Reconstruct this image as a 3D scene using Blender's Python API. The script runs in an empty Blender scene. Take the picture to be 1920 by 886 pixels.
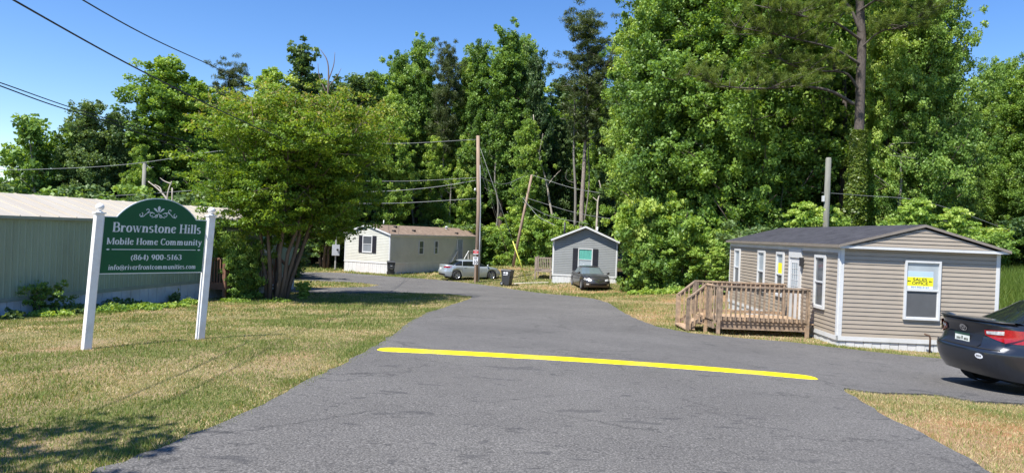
import bpy, bmesh, math, random
import numpy as np
from mathutils import Vector, Matrix, geometry
PI = math.pi
rad = math.radians
SC = bpy.context.scene
COL = SC.collection

# ------------------------------------------------------------------ camera, sky, sun, exposure
EYE = 1.6
FPX = 1300.0
cam_d = bpy.data.cameras.new('camera')
cam = bpy.data.objects.new('camera', cam_d)
COL.objects.link(cam)
cam_d.sensor_width = 36.0
cam_d.lens = 36.0 * FPX / 1920.0
cam_d.clip_start = 0.1
cam_d.clip_end = 2000
cam.matrix_world = Matrix.Translation((0, 0, EYE)) @ Matrix.Rotation(rad(90 - 0.31), 4, 'X') @ Matrix.Rotation(rad(2.2), 4, 'Z')
SC.camera = cam

SUN_AZ, SUN_EL = 44.0, 58.0          # azimuth the light travels towards, clockwise from forward; elevation
world = bpy.data.worlds.new('World')
SC.world = world
world.use_nodes = True
wn = world.node_tree
wn.nodes.clear()
wo = wn.nodes.new('ShaderNodeOutputWorld')
wb = wn.nodes.new('ShaderNodeBackground')
ws = wn.nodes.new('ShaderNodeTexSky')
ws.sky_type = 'NISHITA'
ws.sun_disc = False
ws.sun_elevation = rad(SUN_EL)
ws.sun_rotation = rad(SUN_AZ + 180)
ws.air_density = 1.0
ws.dust_density = 0.0
ws.ozone_density = 2.5
ws.altitude = 200
wb.inputs['Strength'].default_value = 0.108
wh = wn.nodes.new('ShaderNodeHueSaturation')
wh.inputs['Saturation'].default_value = 1.27
wh.inputs['Hue'].default_value = 0.510
wn.links.new(ws.outputs[0], wh.inputs['Color'])
wn.links.new(wh.outputs[0], wb.inputs[0])
wn.links.new(wb.outputs[0], wo.inputs[0])
sun_d = bpy.data.lights.new('sun', 'SUN')
sun_d.energy = 5.0
sun_d.angle = rad(0.5)
sun_d.color = (1.0, 0.955, 0.88)
sun = bpy.data.objects.new('sun', sun_d)
COL.objects.link(sun)
sv = Vector((-math.sin(rad(SUN_AZ)) * math.cos(rad(SUN_EL)), -math.cos(rad(SUN_AZ)) * math.cos(rad(SUN_EL)), math.sin(rad(SUN_EL))))
sun.rotation_euler = sv.to_track_quat('Z', 'Y').to_euler()
sun.location = sv * 60
SC.view_settings.view_transform = 'Standard'
SC.view_settings.look = 'None'
SC.view_settings.gamma = 1.0
SC.view_settings.exposure = 0.88
SC.view_settings.use_curve_mapping = False
try:
    SC.cycles.max_bounces = 6
    SC.cycles.diffuse_bounces = 4
    SC.cycles.glossy_bounces = 3
    SC.cycles.transmission_bounces = 4
    SC.cycles.transparent_max_bounces = 6
    SC.cycles.caustics_reflective = False
    SC.cycles.caustics_refractive = False
except Exception:
    pass

# ------------------------------------------------------------------ terrain
CP = np.array([(0.0, 0.0, -1.6), (-2.0, 4.0, -1.64), (3.0, 4.0, -1.66), (-2.0, 9.0, -1.82), (3.6, 9.5, -1.9), (7.3, 11.0, -2.15), (7.0, 8.0, -2.0), (8.0, 17.0, -2.45), (11.7, 16.85, -2.5), (5.5, 18.5, -2.48), (12.0, 12.0, -2.2), (-6.1, 10.0, -1.92), (-5.0, 11.2, -1.9), (-13.3, 18.0, -2.72), (-14.0, 12.0, -2.4), (-11.7, 25.7, -2.92), (-10.0, 33.0, -3.08), (-2.0, 30.0, -2.95), (-9.4, 27.0, -3.0), (4.0, 30.0, -2.9), (-3.0, 49.0, -3.5), (-12.0, 57.0, -3.66), (-12.0, 54.0, -3.6), (5.0, 47.0, -3.22), (5.0, 43.3, -3.42), (-8.0, 47.0, -3.55), (-5.0, 57.0, -3.6), (-4.5, 63.0, -3.55), (7.0, 58.0, -3.2), (0.0, 57.0, -2.8), (0.0, 50.0, -3.35), (14.4, 20.0, -1.55), (20.0, 28.0, -1.05), (12.0, 26.0, -2.1), (9.0, 24.0, -2.5), (8.0, 36.0, -2.9), (13.0, 38.0, -2.4), (-25.0, 15.0, -2.6), (-30.0, 30.0, -3.2), (-30.0, 60.0, -4.1), (-20.0, 82.0, -4.2), (0.0, 85.0, -3.0), (20.0, 65.0, -2.2), (32.0, 34.0, -0.6), (-20.0, -5.0, -1.7), (22.0, 6.0, -1.6), (0.0, -20.0, -1.3), (35.0, 80.0, -1.5), (-60.0, 40.0, -4.0), (-60.0, 90.0, -4.5), (60.0, 40.0, -0.2), (60.0, 90.0, -1.0), (30.0, -20.0, -0.9), (-40.0, -20.0, -1.3)], float)
def _U(r2): return np.where(r2 > 1e-12, r2 * np.log(np.maximum(r2, 1e-12)), 0)
_n = len(CP)
_K = _U(((CP[:, None, :2] - CP[None, :, :2]) ** 2).sum(-1)) + np.eye(_n) * 2.0
_P = np.c_[np.ones(_n), CP[:, :2]]
_A = np.zeros((_n + 3, _n + 3)); _A[:_n, :_n] = _K; _A[:_n, _n:] = _P; _A[_n:, :_n] = _P.T
_W = np.linalg.solve(_A, np.r_[CP[:, 2] + EYE, 0, 0, 0])
def terrain(x, y):
    x = np.clip(np.asarray(x, float), -60, 60); y = np.clip(np.asarray(y, float), -25, 90)
    s = x.shape; X = x.ravel(); Y = y.ravel(); out = np.empty(len(X))
    for i in range(0, len(X), 20000):
        a, b = X[i:i + 20000], Y[i:i + 20000]
        r2 = (a[:, None] - CP[:, 0]) ** 2 + (b[:, None] - CP[:, 1]) ** 2
        out[i:i + 20000] = _U(r2) @ _W[:_n] + _W[_n] + _W[_n + 1] * a + _W[_n + 2] * b
    return out.reshape(s)
def gz(x, y): return float(terrain(np.array([x]), np.array([y]))[0])

# ------------------------------------------------------------------ tagging and object helpers
def tag(o, label=None, cat=None, group=None, kind=None):
    if label: o['label'] = label
    if cat: o['category'] = cat
    if group: o['group'] = group
    if kind: o['kind'] = kind
    return o
def root(name, loc, rz=0.0, label=None, cat=None, group=None, rx=0.0, ry=0.0):
    o = bpy.data.objects.new(name, None)
    o.empty_display_size = 0.3
    COL.objects.link(o)
    o.location = loc
    o.rotation_euler = (rx, ry, rz)
    return tag(o, label, cat, group)
class MB:
    """collects faces for ONE mesh object"""
    def __init__(s): s.v = []; s.f = []; s.m = []; s.sm = []
    def add(s, vs, fs, mi=0, smooth=False):
        b = len(s.v)
        s.v.extend([tuple(map(float, p)) for p in vs])
        for f in fs:
            s.f.append(tuple(i + b for i in f)); s.m.append(mi); s.sm.append(smooth)
        return s
    def box(s, x0, x1, y0, y1, z0, z1, mi=0):
        v = [(x0, y0, z0), (x1, y0, z0), (x1, y1, z0), (x0, y1, z0), (x0, y0, z1), (x1, y0, z1), (x1, y1, z1), (x0, y1, z1)]
        return s.add(v, [(3, 2, 1, 0), (4, 5, 6, 7), (0, 1, 5, 4), (1, 2, 6, 5), (2, 3, 7, 6), (3, 0, 4, 7)], mi)
    def hexa(s, v, mi=0):
        return s.add(v, [(3, 2, 1, 0), (4, 5, 6, 7), (0, 1, 5, 4), (1, 2, 6, 5), (2, 3, 7, 6), (3, 0, 4, 7)], mi)
    def beam(s, a, b, w, h, mi=0, up=(0, 0, 1)):
        a = Vector(a); b = Vector(b); d = (b - a).normalized(); u = Vector(up)
        sd = d.cross(u)
        if sd.length < 1e-4: sd = d.cross(Vector((0, 1, 0)))
        sd.normalize(); u = sd.cross(d)
        c = []
        for p in (a, b):
            for i, j in ((-1, -1), (1, -1), (1, 1), (-1, 1)):
                c.append(p + sd * (i * w / 2) + u * (j * h / 2))
        return s.add(c, [(3, 2, 1, 0), (4, 5, 6, 7), (0, 1, 5, 4), (1, 2, 6, 5), (2, 3, 7, 6), (3, 0, 4, 7)], mi)
    def tube(s, pts, rs, seg=8, mi=0, smooth=True, cap=True):
        pts = [Vector(p) for p in pts]; n = len(pts)
        if not hasattr(rs, '__len__'): rs = [rs] * n
        vs = []; prev = None
        for i, p in enumerate(pts):
            t = (pts[min(i + 1, n - 1)] - pts[max(i - 1, 0)])
            t = t.normalized() if t.length > 1e-9 else Vector((0, 0, 1))
            if prev is None:
                ref = Vector((1, 0, 0)) if abs(t.x) < 0.8 else Vector((0, 1, 0))
            else: ref = prev
            a = (ref - t * ref.dot(t)).normalized(); prev = a; b = t.cross(a)
            for k in range(seg):
                q = 2 * PI * k / seg
                vs.append(p + (a * math.cos(q) + b * math.sin(q)) * rs[i])
        fs = []
        for i in range(n - 1):
            for k in range(seg):
                k2 = (k + 1) % seg
                fs.append((i * seg + k, i * seg + k2, (i + 1) * seg + k2, (i + 1) * seg + k))
        s.add(vs, fs, mi, smooth)
        if cap:
            b = len(s.v) - len(vs)
            s.f.append(tuple(b + k for k in reversed(range(seg)))); s.m.append(mi); s.sm.append(False)
            s.f.append(tuple(b + (n - 1) * seg + k for k in range(seg))); s.m.append(mi); s.sm.append(False)
        return s
    def lathe(s, prof, c=(0, 0, 0), axis='z', seg=16, mi=0, smooth=True):
        vs = []
        for r, h in prof:
            for k in range(seg):
                q = 2 * PI * k / seg; a, b = r * math.cos(q), r * math.sin(q)
                p = (a, b, h) if axis == 'z' else ((a, h, b) if axis == 'y' else (h, a, b))
                vs.append((p[0] + c[0], p[1] + c[1], p[2] + c[2]))
        fs = [(i * seg + k, i * seg + (k + 1) % seg, (i + 1) * seg + (k + 1) % seg, (i + 1) * seg + k) for i in range(len(prof) - 1) for k in range(seg)]
        return s.add(vs, fs, mi, smooth)
    def build(s, name, mats, parent=None, loc=(0, 0, 0)):
        me = bpy.data.meshes.new(name)
        me.from_pydata(s.v, [], s.f)
        if not isinstance(mats, (list, tuple)): mats = [mats]
        for m in mats: me.materials.append(m)
        me.polygons.foreach_set('material_index', s.m)
        me.polygons.foreach_set('use_smooth', s.sm)
        me.update()
        o = bpy.data.objects.new(name, me)
        COL.objects.link(o)
        if parent is not None: o.parent = parent
        o.location = loc
        return o
def fast_mesh(name, verts, faces, mat, tint=None, smooth=False):
    """numpy arrays -> mesh; faces is (n,k)"""
    me = bpy.data.meshes.new(name)
    nv, nf, k = len(verts), len(faces), faces.shape[1]
    me.vertices.add(nv); me.vertices.foreach_set('co', np.ascontiguousarray(verts, np.float32).ravel())
    me.loops.add(nf * k); me.loops.foreach_set('vertex_index', np.ascontiguousarray(faces, np.int32).ravel())
    me.polygons.add(nf); me.polygons.foreach_set('loop_start', np.arange(0, nf * k, k, dtype=np.int32))
    try: me.polygons.foreach_set('loop_total', np.full(nf, k, np.int32))
    except Exception: pass
    me.update(calc_edges=True)
    me.polygons.foreach_set('use_smooth', np.full(nf, smooth))
    if tint is not None:
        at = me.attributes.new('tint', 'FLOAT', 'FACE')
        at.data.foreach_set('value', np.ascontiguousarray(tint, np.float32))
    me.materials.append(mat)
    me.update()
    return me
def mesh_obj(name, me, parent=None, loc=(0, 0, 0)):
    o = bpy.data.objects.new(name, me); COL.objects.link(o)
    if parent is not None: o.parent = parent
    o.location = loc
    return o
def copy_tree(o, parent=None):
    c = o.copy(); COL.objects.link(c)
    if parent is not None:
        c.parent = parent; c.matrix_parent_inverse = o.matrix_parent_inverse.copy()
    for ch in [q for q in o.children]: copy_tree(ch, c)
    return c

# ------------------------------------------------------------------ materials
def nt(name):
    m = bpy.data.materials.new(name); m.use_nodes = True
    t = m.node_tree; t.nodes.clear()
    out = t.nodes.new('ShaderNodeOutputMaterial')
    return m, t, out
def N(t, kind, **kw):
    n = t.nodes.new(kind)
    for k, v in kw.items():
        if k.startswith('i_'):
            n.inputs[k[2:].replace('_', ' ')].default_value = v
        else: setattr(n, k, v)
    return n
def ramp(t, fac, stops):
    r = t.nodes.new('ShaderNodeValToRGB')
    e = r.color_ramp.elements
    while len(e) < len(stops): e.new(0.5)
    for i, (p, c) in enumerate(stops):
        e[i].position = p; e[i].color = (c[0], c[1], c[2], 1)
    t.links.new(fac, r.inputs[0])
    return r.outputs[0]
def noise(t, scale, detail=4, rough=0.55, vec=None, dist=0.0, out='Fac'):
    n = t.nodes.new('ShaderNodeTexNoise')
    n.inputs['Scale'].default_value = scale; n.inputs['Detail'].default_value = detail
    n.inputs['Roughness'].default_value = rough; n.inputs['Distortion'].default_value = dist
    if vec is not None: t.links.new(vec, n.inputs['Vector'])
    return n.outputs[out]
def mixc(t, fac, a, b, mode='MIX'):
    m = t.nodes.new('ShaderNodeMix'); m.data_type = 'RGBA'; m.blend_type = mode
    for sock, val in ((m.inputs[0], fac), (m.inputs[6], a), (m.inputs[7], b)):
        if hasattr(val, 'links') or hasattr(val, 'is_linked'): t.links.new(val, sock)
        elif isinstance(val, (int, float)): sock.default_value = val
        else: sock.default_value = (val[0], val[1], val[2], 1)
    return m.outputs[2]
def mth(t, op, a, b=None, clamp=False):
    m = t.nodes.new('ShaderNodeMath'); m.operation = op; m.use_clamp = clamp
    for i, v in enumerate((a, b)):
        if v is None: continue
        if isinstance(v, (int, float)): m.inputs[i].default_value = v
        else: t.links.new(v, m.inputs[i])
    return m.outputs[0]
def objco(t, stretch=None):
    c = t.nodes.new('ShaderNodeTexCoord').outputs['Object']
    if stretch:
        mp = t.nodes.new('ShaderNodeMapping'); mp.inputs['Scale'].default_value = stretch
        t.links.new(c, mp.inputs[0]); return mp.outputs[0]
    return c
def worldco(t):
    return t.nodes.new('ShaderNodeNewGeometry').outputs['Position']
MATS = {}
def mat(name, col, rough=0.6, metal=0.0, var=0.12, vscale=3.0, bump=0.0, bscale=40.0, coat=0.0, stretch=None, spec=0.5, dirt=None, dscale=1.2):
    """principled with mottled colour, optional dirt and bump"""
    if name in MATS: return MATS[name]
    m, t, out = nt(name)
    p = t.nodes.new('ShaderNodeBsdfPrincipled')
    co = objco(t, stretch)
    a = tuple(c * (1 - var) for c in col); b = tuple(min(1, c * (1 + var)) for c in col)
    c = ramp(t, noise(t, vscale, 6, 0.6, co), [(0.3, a), (0.7, b)])
    if dirt is not None:
        f = ramp(t, noise(t, dscale, 8, 0.7, co), [(0.45, (0, 0, 0)), (0.75, (1, 1, 1))])
        c = mixc(t, mth(t, 'MULTIPLY', f, dirt[3]), c, dirt[:3])
    t.links.new(c, p.inputs['Base Color'])
    p.inputs['Roughness'].default_value = rough
    p.inputs['Metallic'].default_value = metal
    p.inputs['Specular IOR Level'].default_value = spec
    if coat: p.inputs['Coat Weight'].default_value = coat; p.inputs['Coat Roughness'].default_value = 0.04
    if bump:
        bn = t.nodes.new('ShaderNodeBump'); bn.inputs['Strength'].default_value = bump; bn.inputs['Distance'].default_value = 0.01
        t.links.new(noise(t, bscale, 5, 0.6, co), bn.inputs['Height']); t.links.new(bn.outputs[0], p.inputs['Normal'])
    t.links.new(p.outputs[0], out.inputs[0])
    MATS[name] = m
    return m
def leaf_mat(name, stops, trans=0.35, rough=0.45, spec=0.35, hue_var=0.12):
    m, t, out = nt(name)
    at = t.nodes.new('ShaderNodeAttribute'); at.attribute_name = 'tint'
    oi = t.nodes.new('ShaderNodeObjectInfo')
    f = mth(t, 'ADD', at.outputs['Fac'], mth(t, 'MULTIPLY', mth(t, 'SUBTRACT', oi.outputs['Random'], 0.5), hue_var * 2), clamp=True)
    c = ramp(t, f, stops)
    p = t.nodes.new('ShaderNodeBsdfPrincipled')
    p.inputs['Roughness'].default_value = rough; p.inputs['Specular IOR Level'].default_value = spec
    t.links.new(c, p.inputs['Base Color'])
    tr = t.nodes.new('ShaderNodeBsdfTranslucent')
    c2 = mixc(t, 1.0, c, (1.35, 1.25, 0.45), 'MULTIPLY')
    t.links.new(c2, tr.inputs[0])
    mx = t.nodes.new('ShaderNodeMixShader'); mx.inputs[0].default_value = trans
    t.links.new(p.outputs[0], mx.inputs[1]); t.links.new(tr.outputs[0], mx.inputs[2])
    t.links.new(mx.outputs[0], out.inputs[0])
    return m
WHITE = mat('white_vinyl', (0.60, 0.61, 0.61), 0.45, var=0.05, dirt=(0.35, 0.33, 0.28, 0.25))
BLACK = mat('black_rubber', (0.02, 0.02, 0.022), 0.75)
DARK = mat('dark_plastic', (0.03, 0.032, 0.035), 0.5)
STEEL = mat('galvanised_steel', (0.4, 0.41, 0.42), 0.4, 0.6)
CHROME = mat('chrome', (0.75, 0.76, 0.78), 0.15, 1.0, var=0.02)
def glass_mat(name, col, rough=0.04, refl=0.6):
    m = mat(name, col, rough, 0.0, var=0.1, vscale=1.5, spec=refl)
    return m
WINGLASS = glass_mat('window_glass', (0.09, 0.10, 0.11), 0.05, 0.7)
BLINDS = mat('window_with_pale_blinds', (0.22, 0.24, 0.26), 0.12, 0, var=0.08, spec=0.7)

# ------------------------------------------------------------------ ground, roads
LEFT_EDGE = [(-2.6,-22),(-2.7,0),(-2.64,4.50),(-2.5,5.00),(-2.36,5.70),(-2.27,6.88),(-2.20,8.18),(-2.12,9.78),(-2.07,10.92),(-2.15,13.24),(-2.5,17.98),(-2.62,22.0),(-2.2,26.3),(-1.68,30.1),(-1.75,32.2),(-2.9,33.6),(-5.24,33.3),(-6.61,32.0),(-8.56,31.2),(-9.7,30.9)]
MEDIAN = [(-12.8,33.6),(-10.18,33.9),(-9.02,35.2),(-7.83,38.0),(-7.67,40.6),(-9.06,42.3),(-12.66,42.0),(-17,41.5),(-17.5,35)]
FAR_EDGE = [(-60,50.5),(-16.29,51.38),(-14.5,52.6),(-12.8,53.2),(-8.95,51.24),(-5.27,49.2),(-2.59,46.6),(-0.56,44.30),(1.38,41.04),(3.01,37.62),(3.99,33.60),(4.28,30.08),(4.14,25.60),(4.15,22.40),(4.23,19.6),(4.73,18.0),(5.85,17.2),(6.9,16.95),(7.7,16.35),(8.8,15.95),(9.86,15.75),(12,15.2),(30,14.0)]
ISLAND = [(30,8.6),(10,9.15),(6.99,9.34),(6.27,9.20),(5.95,9.5),(4.85,9.2),(4.6,9.3),(4.5,9.3),(4.32,8.58),(4.10,7.64),(4.03,7.14),(3.99,6.46),(3.90,5.96),(3.78,5.42),(3.7,4),(3.6,0),(3.6,-22)]
def wiggle(pts, amp, step, seed, closed=False):
    rng = np.random.RandomState(seed); out = []
    n = len(pts)
    for i in range(n if closed else n - 1):
        a = np.array(pts[i], float); b = np.array(pts[(i + 1) % n], float)
        L = np.linalg.norm(b - a)
        far = max(0.3, min(1.5, max(1.0, (a[1] + b[1]) / 20)))
        k = max(1, int(L / (step * far))); k = min(k, 60)
        for j in range(k):
            p = a + (b - a) * j / k
            if j or i: p = p + rng.randn(2) * amp
            out.append((p[0], p[1]))
    if not closed: out.append(tuple(pts[-1]))
    return out
road_poly = wiggle(LEFT_EDGE, 0.020, 0.17, 1) + [(-60, 30.5), ] + wiggle(FAR_EDGE, 0.024, 0.22, 2) + wiggle(ISLAND, 0.020, 0.17, 3)
median_poly = wiggle(MEDIAN, 0.03, 0.3, 4, True)
def inside(poly, X, Y):
    P = np.array(poly); r = np.zeros(len(X), bool)
    x0, y0 = P[:, 0], P[:, 1]; x1, y1 = np.roll(x0, -1), np.roll(y0, -1)
    for a, b, c, d in zip(x0, y0, x1, y1):
        cond = ((b > Y) != (d > Y))
        if cond.any():
            xi = (c - a) * (Y - b) / ((d - b) if d != b else 1e-9) + a
            r ^= cond & (X < xi)
    return r
def sheet(poly, holes, grid, lift, skirt=0.05):
    """draped triangulated sheet with its cut edge going down"""
    loops = [poly] + holes
    vs = []; es = []
    for lp in loops:
        b = len(vs)
        vs += [Vector(p) for p in lp]
        es += [(b + i, b + (i + 1) % len(lp)) for i in range(len(lp))]
    P = np.array(poly)
    gx = []; 
    for (g0, y0, y1) in grid:
        xs = np.arange(max(P[:, 0].min(), -60), P[:, 0].max(), g0); ys = np.arange(y0, y1, g0)
        X, Y = [q.ravel() for q in np.meshgrid(xs, ys)]
        m = inside(poly, X, Y)
        for h in holes: m &= ~inside(h, X, Y)
        gx += [Vector((x, y)) for x, y in zip(X[m], Y[m])]
    vv, ee, ff, ov, oe, of = geometry.delaunay_2d_cdt(vs + gx, es, [], 0, 1e-4)
    V = np.array([(v[0], v[1]) for v in vv])
    F = []
    for f in ff:
        c = V[list(f)].mean(0)
        F.append(f)
    C = np.array([V[list(f)].mean(0) for f in F])
    m = inside(poly, C[:, 0], C[:, 1])
    for h in holes: m &= ~inside(h, C[:, 0], C[:, 1])
    F = [f for f, k in zip(F, m) if k]
    Z = terrain(V[:, 0], V[:, 1]) + lift
    mb = MB(); mb.add(np.c_[V, Z], F, 0, True)
    cnt = {}
    for f in F:
        for i in range(len(f)):
            a, b = f[i], f[(i + 1) % len(f)]
            cnt[(min(a, b), max(a, b))] = cnt.get((min(a, b), max(a, b)), []) + [(a, b)]
    for k, l in cnt.items():
        if len(l) == 1:
            a, b = l[0]
            pa = (V[a][0], V[a][1], Z[a]); pb = (V[b][0], V[b][1], Z[b])
            mb.add([pa, pb, (pb[0], pb[1], pb[2] - skirt), (pa[0], pa[1], pa[2] - skirt)], [(1, 0, 3, 2)], 0)
    return mb
# asphalt
am, t, out = nt('asphalt')
p = t.nodes.new('ShaderNodeBsdfPrincipled'); w = worldco(t)
base = ramp(t, noise(t, 0.35, 6, 0.6, w), [(0.3, (0.096, 0.092, 0.088)), (0.7, (0.130, 0.125, 0.119))])
fine = ramp(t, noise(t, 60, 4, 0.8, w), [(0.34, (0.35, 0.35, 0.35)), (0.52, (1.0, 1.0, 1.0)), (0.68, (2.3, 2.28, 2.25))])
c = mixc(t, 1.0, base, fine, 'MULTIPLY')
speck = ramp(t, noise(t, 160, 2, 0.5, w), [(0.66, (0, 0, 0)), (0.74, (1, 1, 1))])
c = mixc(t, mth(t, 'MULTIPLY', speck, 0.35), c, (0.42, 0.41, 0.40))
mp = N(t, 'ShaderNodeMapping'); mp.inputs['Scale'].default_value = (1.0, 2.2, 1.0); t.links.new(w, mp.inputs[0])
spots = ramp(t, noise(t, 1.9, 3, 0.55, mp.outputs[0], 0.6), [(0.625, (0, 0, 0)), (0.665, (1, 1, 1))])
c = mixc(t, mth(t, 'MULTIPLY', spots, 0.5), c, (0.035, 0.035, 0.038))
spots2 = ramp(t, noise(t, 6.5, 2, 0.5, mp.outputs[0], 0.5), [(0.67, (0, 0, 0)), (0.70, (1, 1, 1))])
c = mixc(t, mth(t, 'MULTIPLY', spots2, 0.6), c, (0.03, 0.03, 0.032))
dust = ramp(t, noise(t, 0.22, 5, 0.6, w), [(0.52, (0, 0, 0)), (0.75, (1, 1, 1))])
c = mixc(t, mth(t, 'MULTIPLY', dust, 0.22), c, (0.2, 0.19, 0.175))
vo = t.nodes.new('ShaderNodeTexVoronoi'); vo.feature = 'DISTANCE_TO_EDGE'; vo.inputs['Scale'].default_value = 0.42
wob = t.nodes.new('ShaderNodeVectorMath'); wob.operation = 'MULTIPLY_ADD'; t.links.new(noise(t, 1.6, 6, 0.7, w, out='Color'), wob.inputs[0]); wob.inputs[1].default_value = (.9, .9, .9); t.links.new(w, wob.inputs[2]); t.links.new(wob.outputs[0], vo.inputs['Vector'])
crk = ramp(t, vo.outputs['Distance'], [(0.0, (1, 1, 1)), (0.011, (0, 0, 0))])
crk = mth(t, 'MULTIPLY', crk, ramp(t, noise(t, 0.45, 3, 0.5, w), [(0.47, (0, 0, 0)), (0.53, (.7, .7, .7))]))
c = mixc(t, crk, c, (0.03, 0.03, 0.03))
t.links.new(c, p.inputs['Base Color']); p.inputs['Roughness'].default_value = 0.85; p.inputs['Specular IOR Level'].default_value = 0.3
bn = t.nodes.new('ShaderNodeBump'); bn.inputs['Strength'].default_value = 0.6; bn.inputs['Distance'].default_value = 0.006
t.links.new(noise(t, 110, 3, 0.6, w), bn.inputs['Height']); t.links.new(bn.outputs[0], p.inputs['Normal'])
t.links.new(p.outputs[0], out.inputs[0]); ASPHALT = am
tag(sheet(road_poly, [median_poly], [(0.6, -22, 20), (1.1, 20, 60)], 0.028).build('road', ASPHALT), kind='structure')

# soil under the grass: straw, green and red clay patches (the same masks colour the blades)
gm, t, out = nt('lawn_soil')
p = t.nodes.new('ShaderNodeBsdfPrincipled'); w = worldco(t)
straw = ramp(t, noise(t, 28, 5, 0.7, w), [(0.3, (0.15, 0.105, 0.06)), (0.7, (0.40, 0.31, 0.19))])
green = ramp(t, noise(t, 22, 5, 0.7, w), [(0.3, (0.09, 0.10, 0.03)), (0.7, (0.20, 0.21, 0.08))])
mA = ramp(t, noise(t, 0.55, 6, 0.65, w), [(0.42, (0, 0, 0)), (0.62, (1, 1, 1))])
c = mixc(t, mA, straw, green)
clay = ramp(t, noise(t, 9, 5, 0.6, w), [(0.3, (0.26, 0.12, 0.05)), (0.7, (0.42, 0.24, 0.12))])
at = t.nodes.new('ShaderNodeAttribute'); at.attribute_name = 'clay'
mC = mth(t, 'MULTIPLY', at.outputs['Fac'], ramp(t, noise(t, 1.3, 6, 0.7, w), [(0.35, (0.1, 0.1, 0.1)), (0.6, (1, 1, 1))]))
c = mixc(t, mC, c, clay)
at2 = t.nodes.new('ShaderNodeAttribute'); at2.attribute_name = 'litter'
lit = ramp(t, noise(t, 6, 6, 0.7, w), [(0.3, (0.03, 0.025, 0.012)), (0.7, (0.09, 0.075, 0.035))])
c = mixc(t, at2.outputs['Fac'], c, lit)
t.links.new(c, p.inputs['Base Color']); p.inputs['Roughness'].default_value = 0.95; p.inputs['Specular IOR Level'].default_value = 0.1
bn = t.nodes.new('ShaderNodeBump'); bn.inputs['Strength'].default_value = 0.8; bn.inputs['Distance'].default_value = 0.03
t.links.new(noise(t, 30, 6, 0.75, w), bn.inputs['Height']); t.links.new(bn.outputs[0], p.inputs['Normal'])
t.links.new(p.outputs[0], out.inputs[0]); SOIL = gm
def axis_pts(lo, hi, near_lo, near_hi, fine_step, coarse):
    a = list(np.arange(lo, near_lo, coarse)) + list(np.arange(near_lo, near_hi, fine_step)) + list(np.arange(near_hi, hi + 1, coarse))
    return np.array(a)
gx = np.r_[-700, -400, -250, -150, -100, axis_pts(-66, 66, -20, 22, 0.5, 2.0), 100, 150, 250, 400, 700]
gy = np.r_[-300, -120, -60, axis_pts(-25, 96, 2, 60, 0.5, 2.0), 120, 160, 250, 400, 900, 1500]
X, Y = np.meshgrid(gx, gy); Zg = terrain(X, Y)
Zg += 0.03 * np.sin(X * 1.7 + 0.6 * Y) * np.sin(Y * 1.1 - 0.4 * X) * (np.abs(X) > 6)* (Y > 8)*0.4
nx, ny = len(gx), len(gy)
idx = np.arange(nx * ny).reshape(ny, nx)
F = np.stack([idx[:-1, :-1], idx[:-1, 1:], idx[1:, 1:], idx[1:, :-1]], -1).reshape(-1, 4)
gme = fast_mesh('ground', np.c_[X.ravel(), Y.ravel(), Zg.ravel()], F, SOIL, smooth=True)
def clay_mask(x, y):
    """red clay and pine straw: verge of the bend, parking spot, island, bare patch by the sign"""
    c = np.zeros_like(x)
    def blob(cx, cy, rx, ry, s): return s * np.exp(-(((x - cx) / rx) ** 2 + ((y - cy) / ry) ** 2))
    for b in [(5.5, 41, 2.5, 2.8, 1), (6.6, 35.5, 3.5, 2.2, 1), (8, 31, 3.2, 2.2, .9), (3.2, 44.2, 2.5, 1.2, .8), (5.4, 6.8, 2.2, 1.7, .95), (7.5, 8.1, 2.5, .5, .9), (-6.3, 9.9, .45, .25, .9), (-9.4, 23.5, .7, .5, .9), (-8.2, 24.6, .5, .4, .8), (-5.0, 11.1, .25, .2, .8), (-4.6, 8.2, .5, .25, .5), (-3.3, 14.5, .6, .4, .5), (-6.8, 14.2, .8, .4, .45), (-3.0, 9.6, .35, .5, .5), (-11.5, 55.3, 3.5, .8, .8), (-1, 55.5, 4, 1.0, .8), (5.2, 25, 1.6, 6, .75), (6.5, 7.4, 3.5, 1.3, 1), (5.0, 8.6, 1.2, .35, .8), (8.5, 17.2, 3, .5, .5), (-16, 60, 5, 2.5, .4)]:
        c = np.maximum(c, blob(*b))
    return c
def litter_mask(x, y):
    """forest floor"""
    c = 1 / (1 + np.exp(-(y - 66) * 0.5))
    r = (1 / (1 + np.exp(-(x - 7.6) * 2))) * (1 / (1 + np.exp(-(y - (37.5 - (x - 7) * 0.9)) * 0.8)))
    l = (1 / (1 + np.exp((x + 17.5) * 1.2))) * (1 / (1 + np.exp(-(y - 30) * 0.5))) * 0.5
    return np.clip(np.maximum(np.maximum(c, r), l), 0, 1)
for nm, fn in (('clay', clay_mask), ('litter', litter_mask)):
    a = gme.attributes.new(nm, 'FLOAT', 'POINT'); a.data.foreach_set('value', fn(X.ravel(), Y.ravel()).astype(np.float32))
tag(mesh_obj('ground', gme), kind='structure')
# distant wooded rise closing the horizon
hm = MB(); hv = []
HX = np.linspace(-400, 400, 60)
for j, (yy, hh) in enumerate([(100, -3.5), (108, 1.5), (125, 5.0), (170, 6.0), (260, 2.0)]):
    for x in HX: hv.append((x, yy + 6 * math.sin(x * .05), (-4.6 if j == 0 else 0) + (hh if j else 0) * (0.75 + .3 * math.sin(x * .06 + 1) + .1 * math.sin(x * .4))))
n_ = len(HX)
hm.add(hv, [(j * n_ + i, j * n_ + i + 1, (j + 1) * n_ + i + 1, (j + 1) * n_ + i) for j in range(4) for i in range(n_ - 1)], 0, True)
tag(hm.build('hill', mat('wooded_hill', (0.025, 0.04, 0.012), 0.95, var=0.5, vscale=0.5, bump=1.0, bscale=1.0)), kind='structure')

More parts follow.
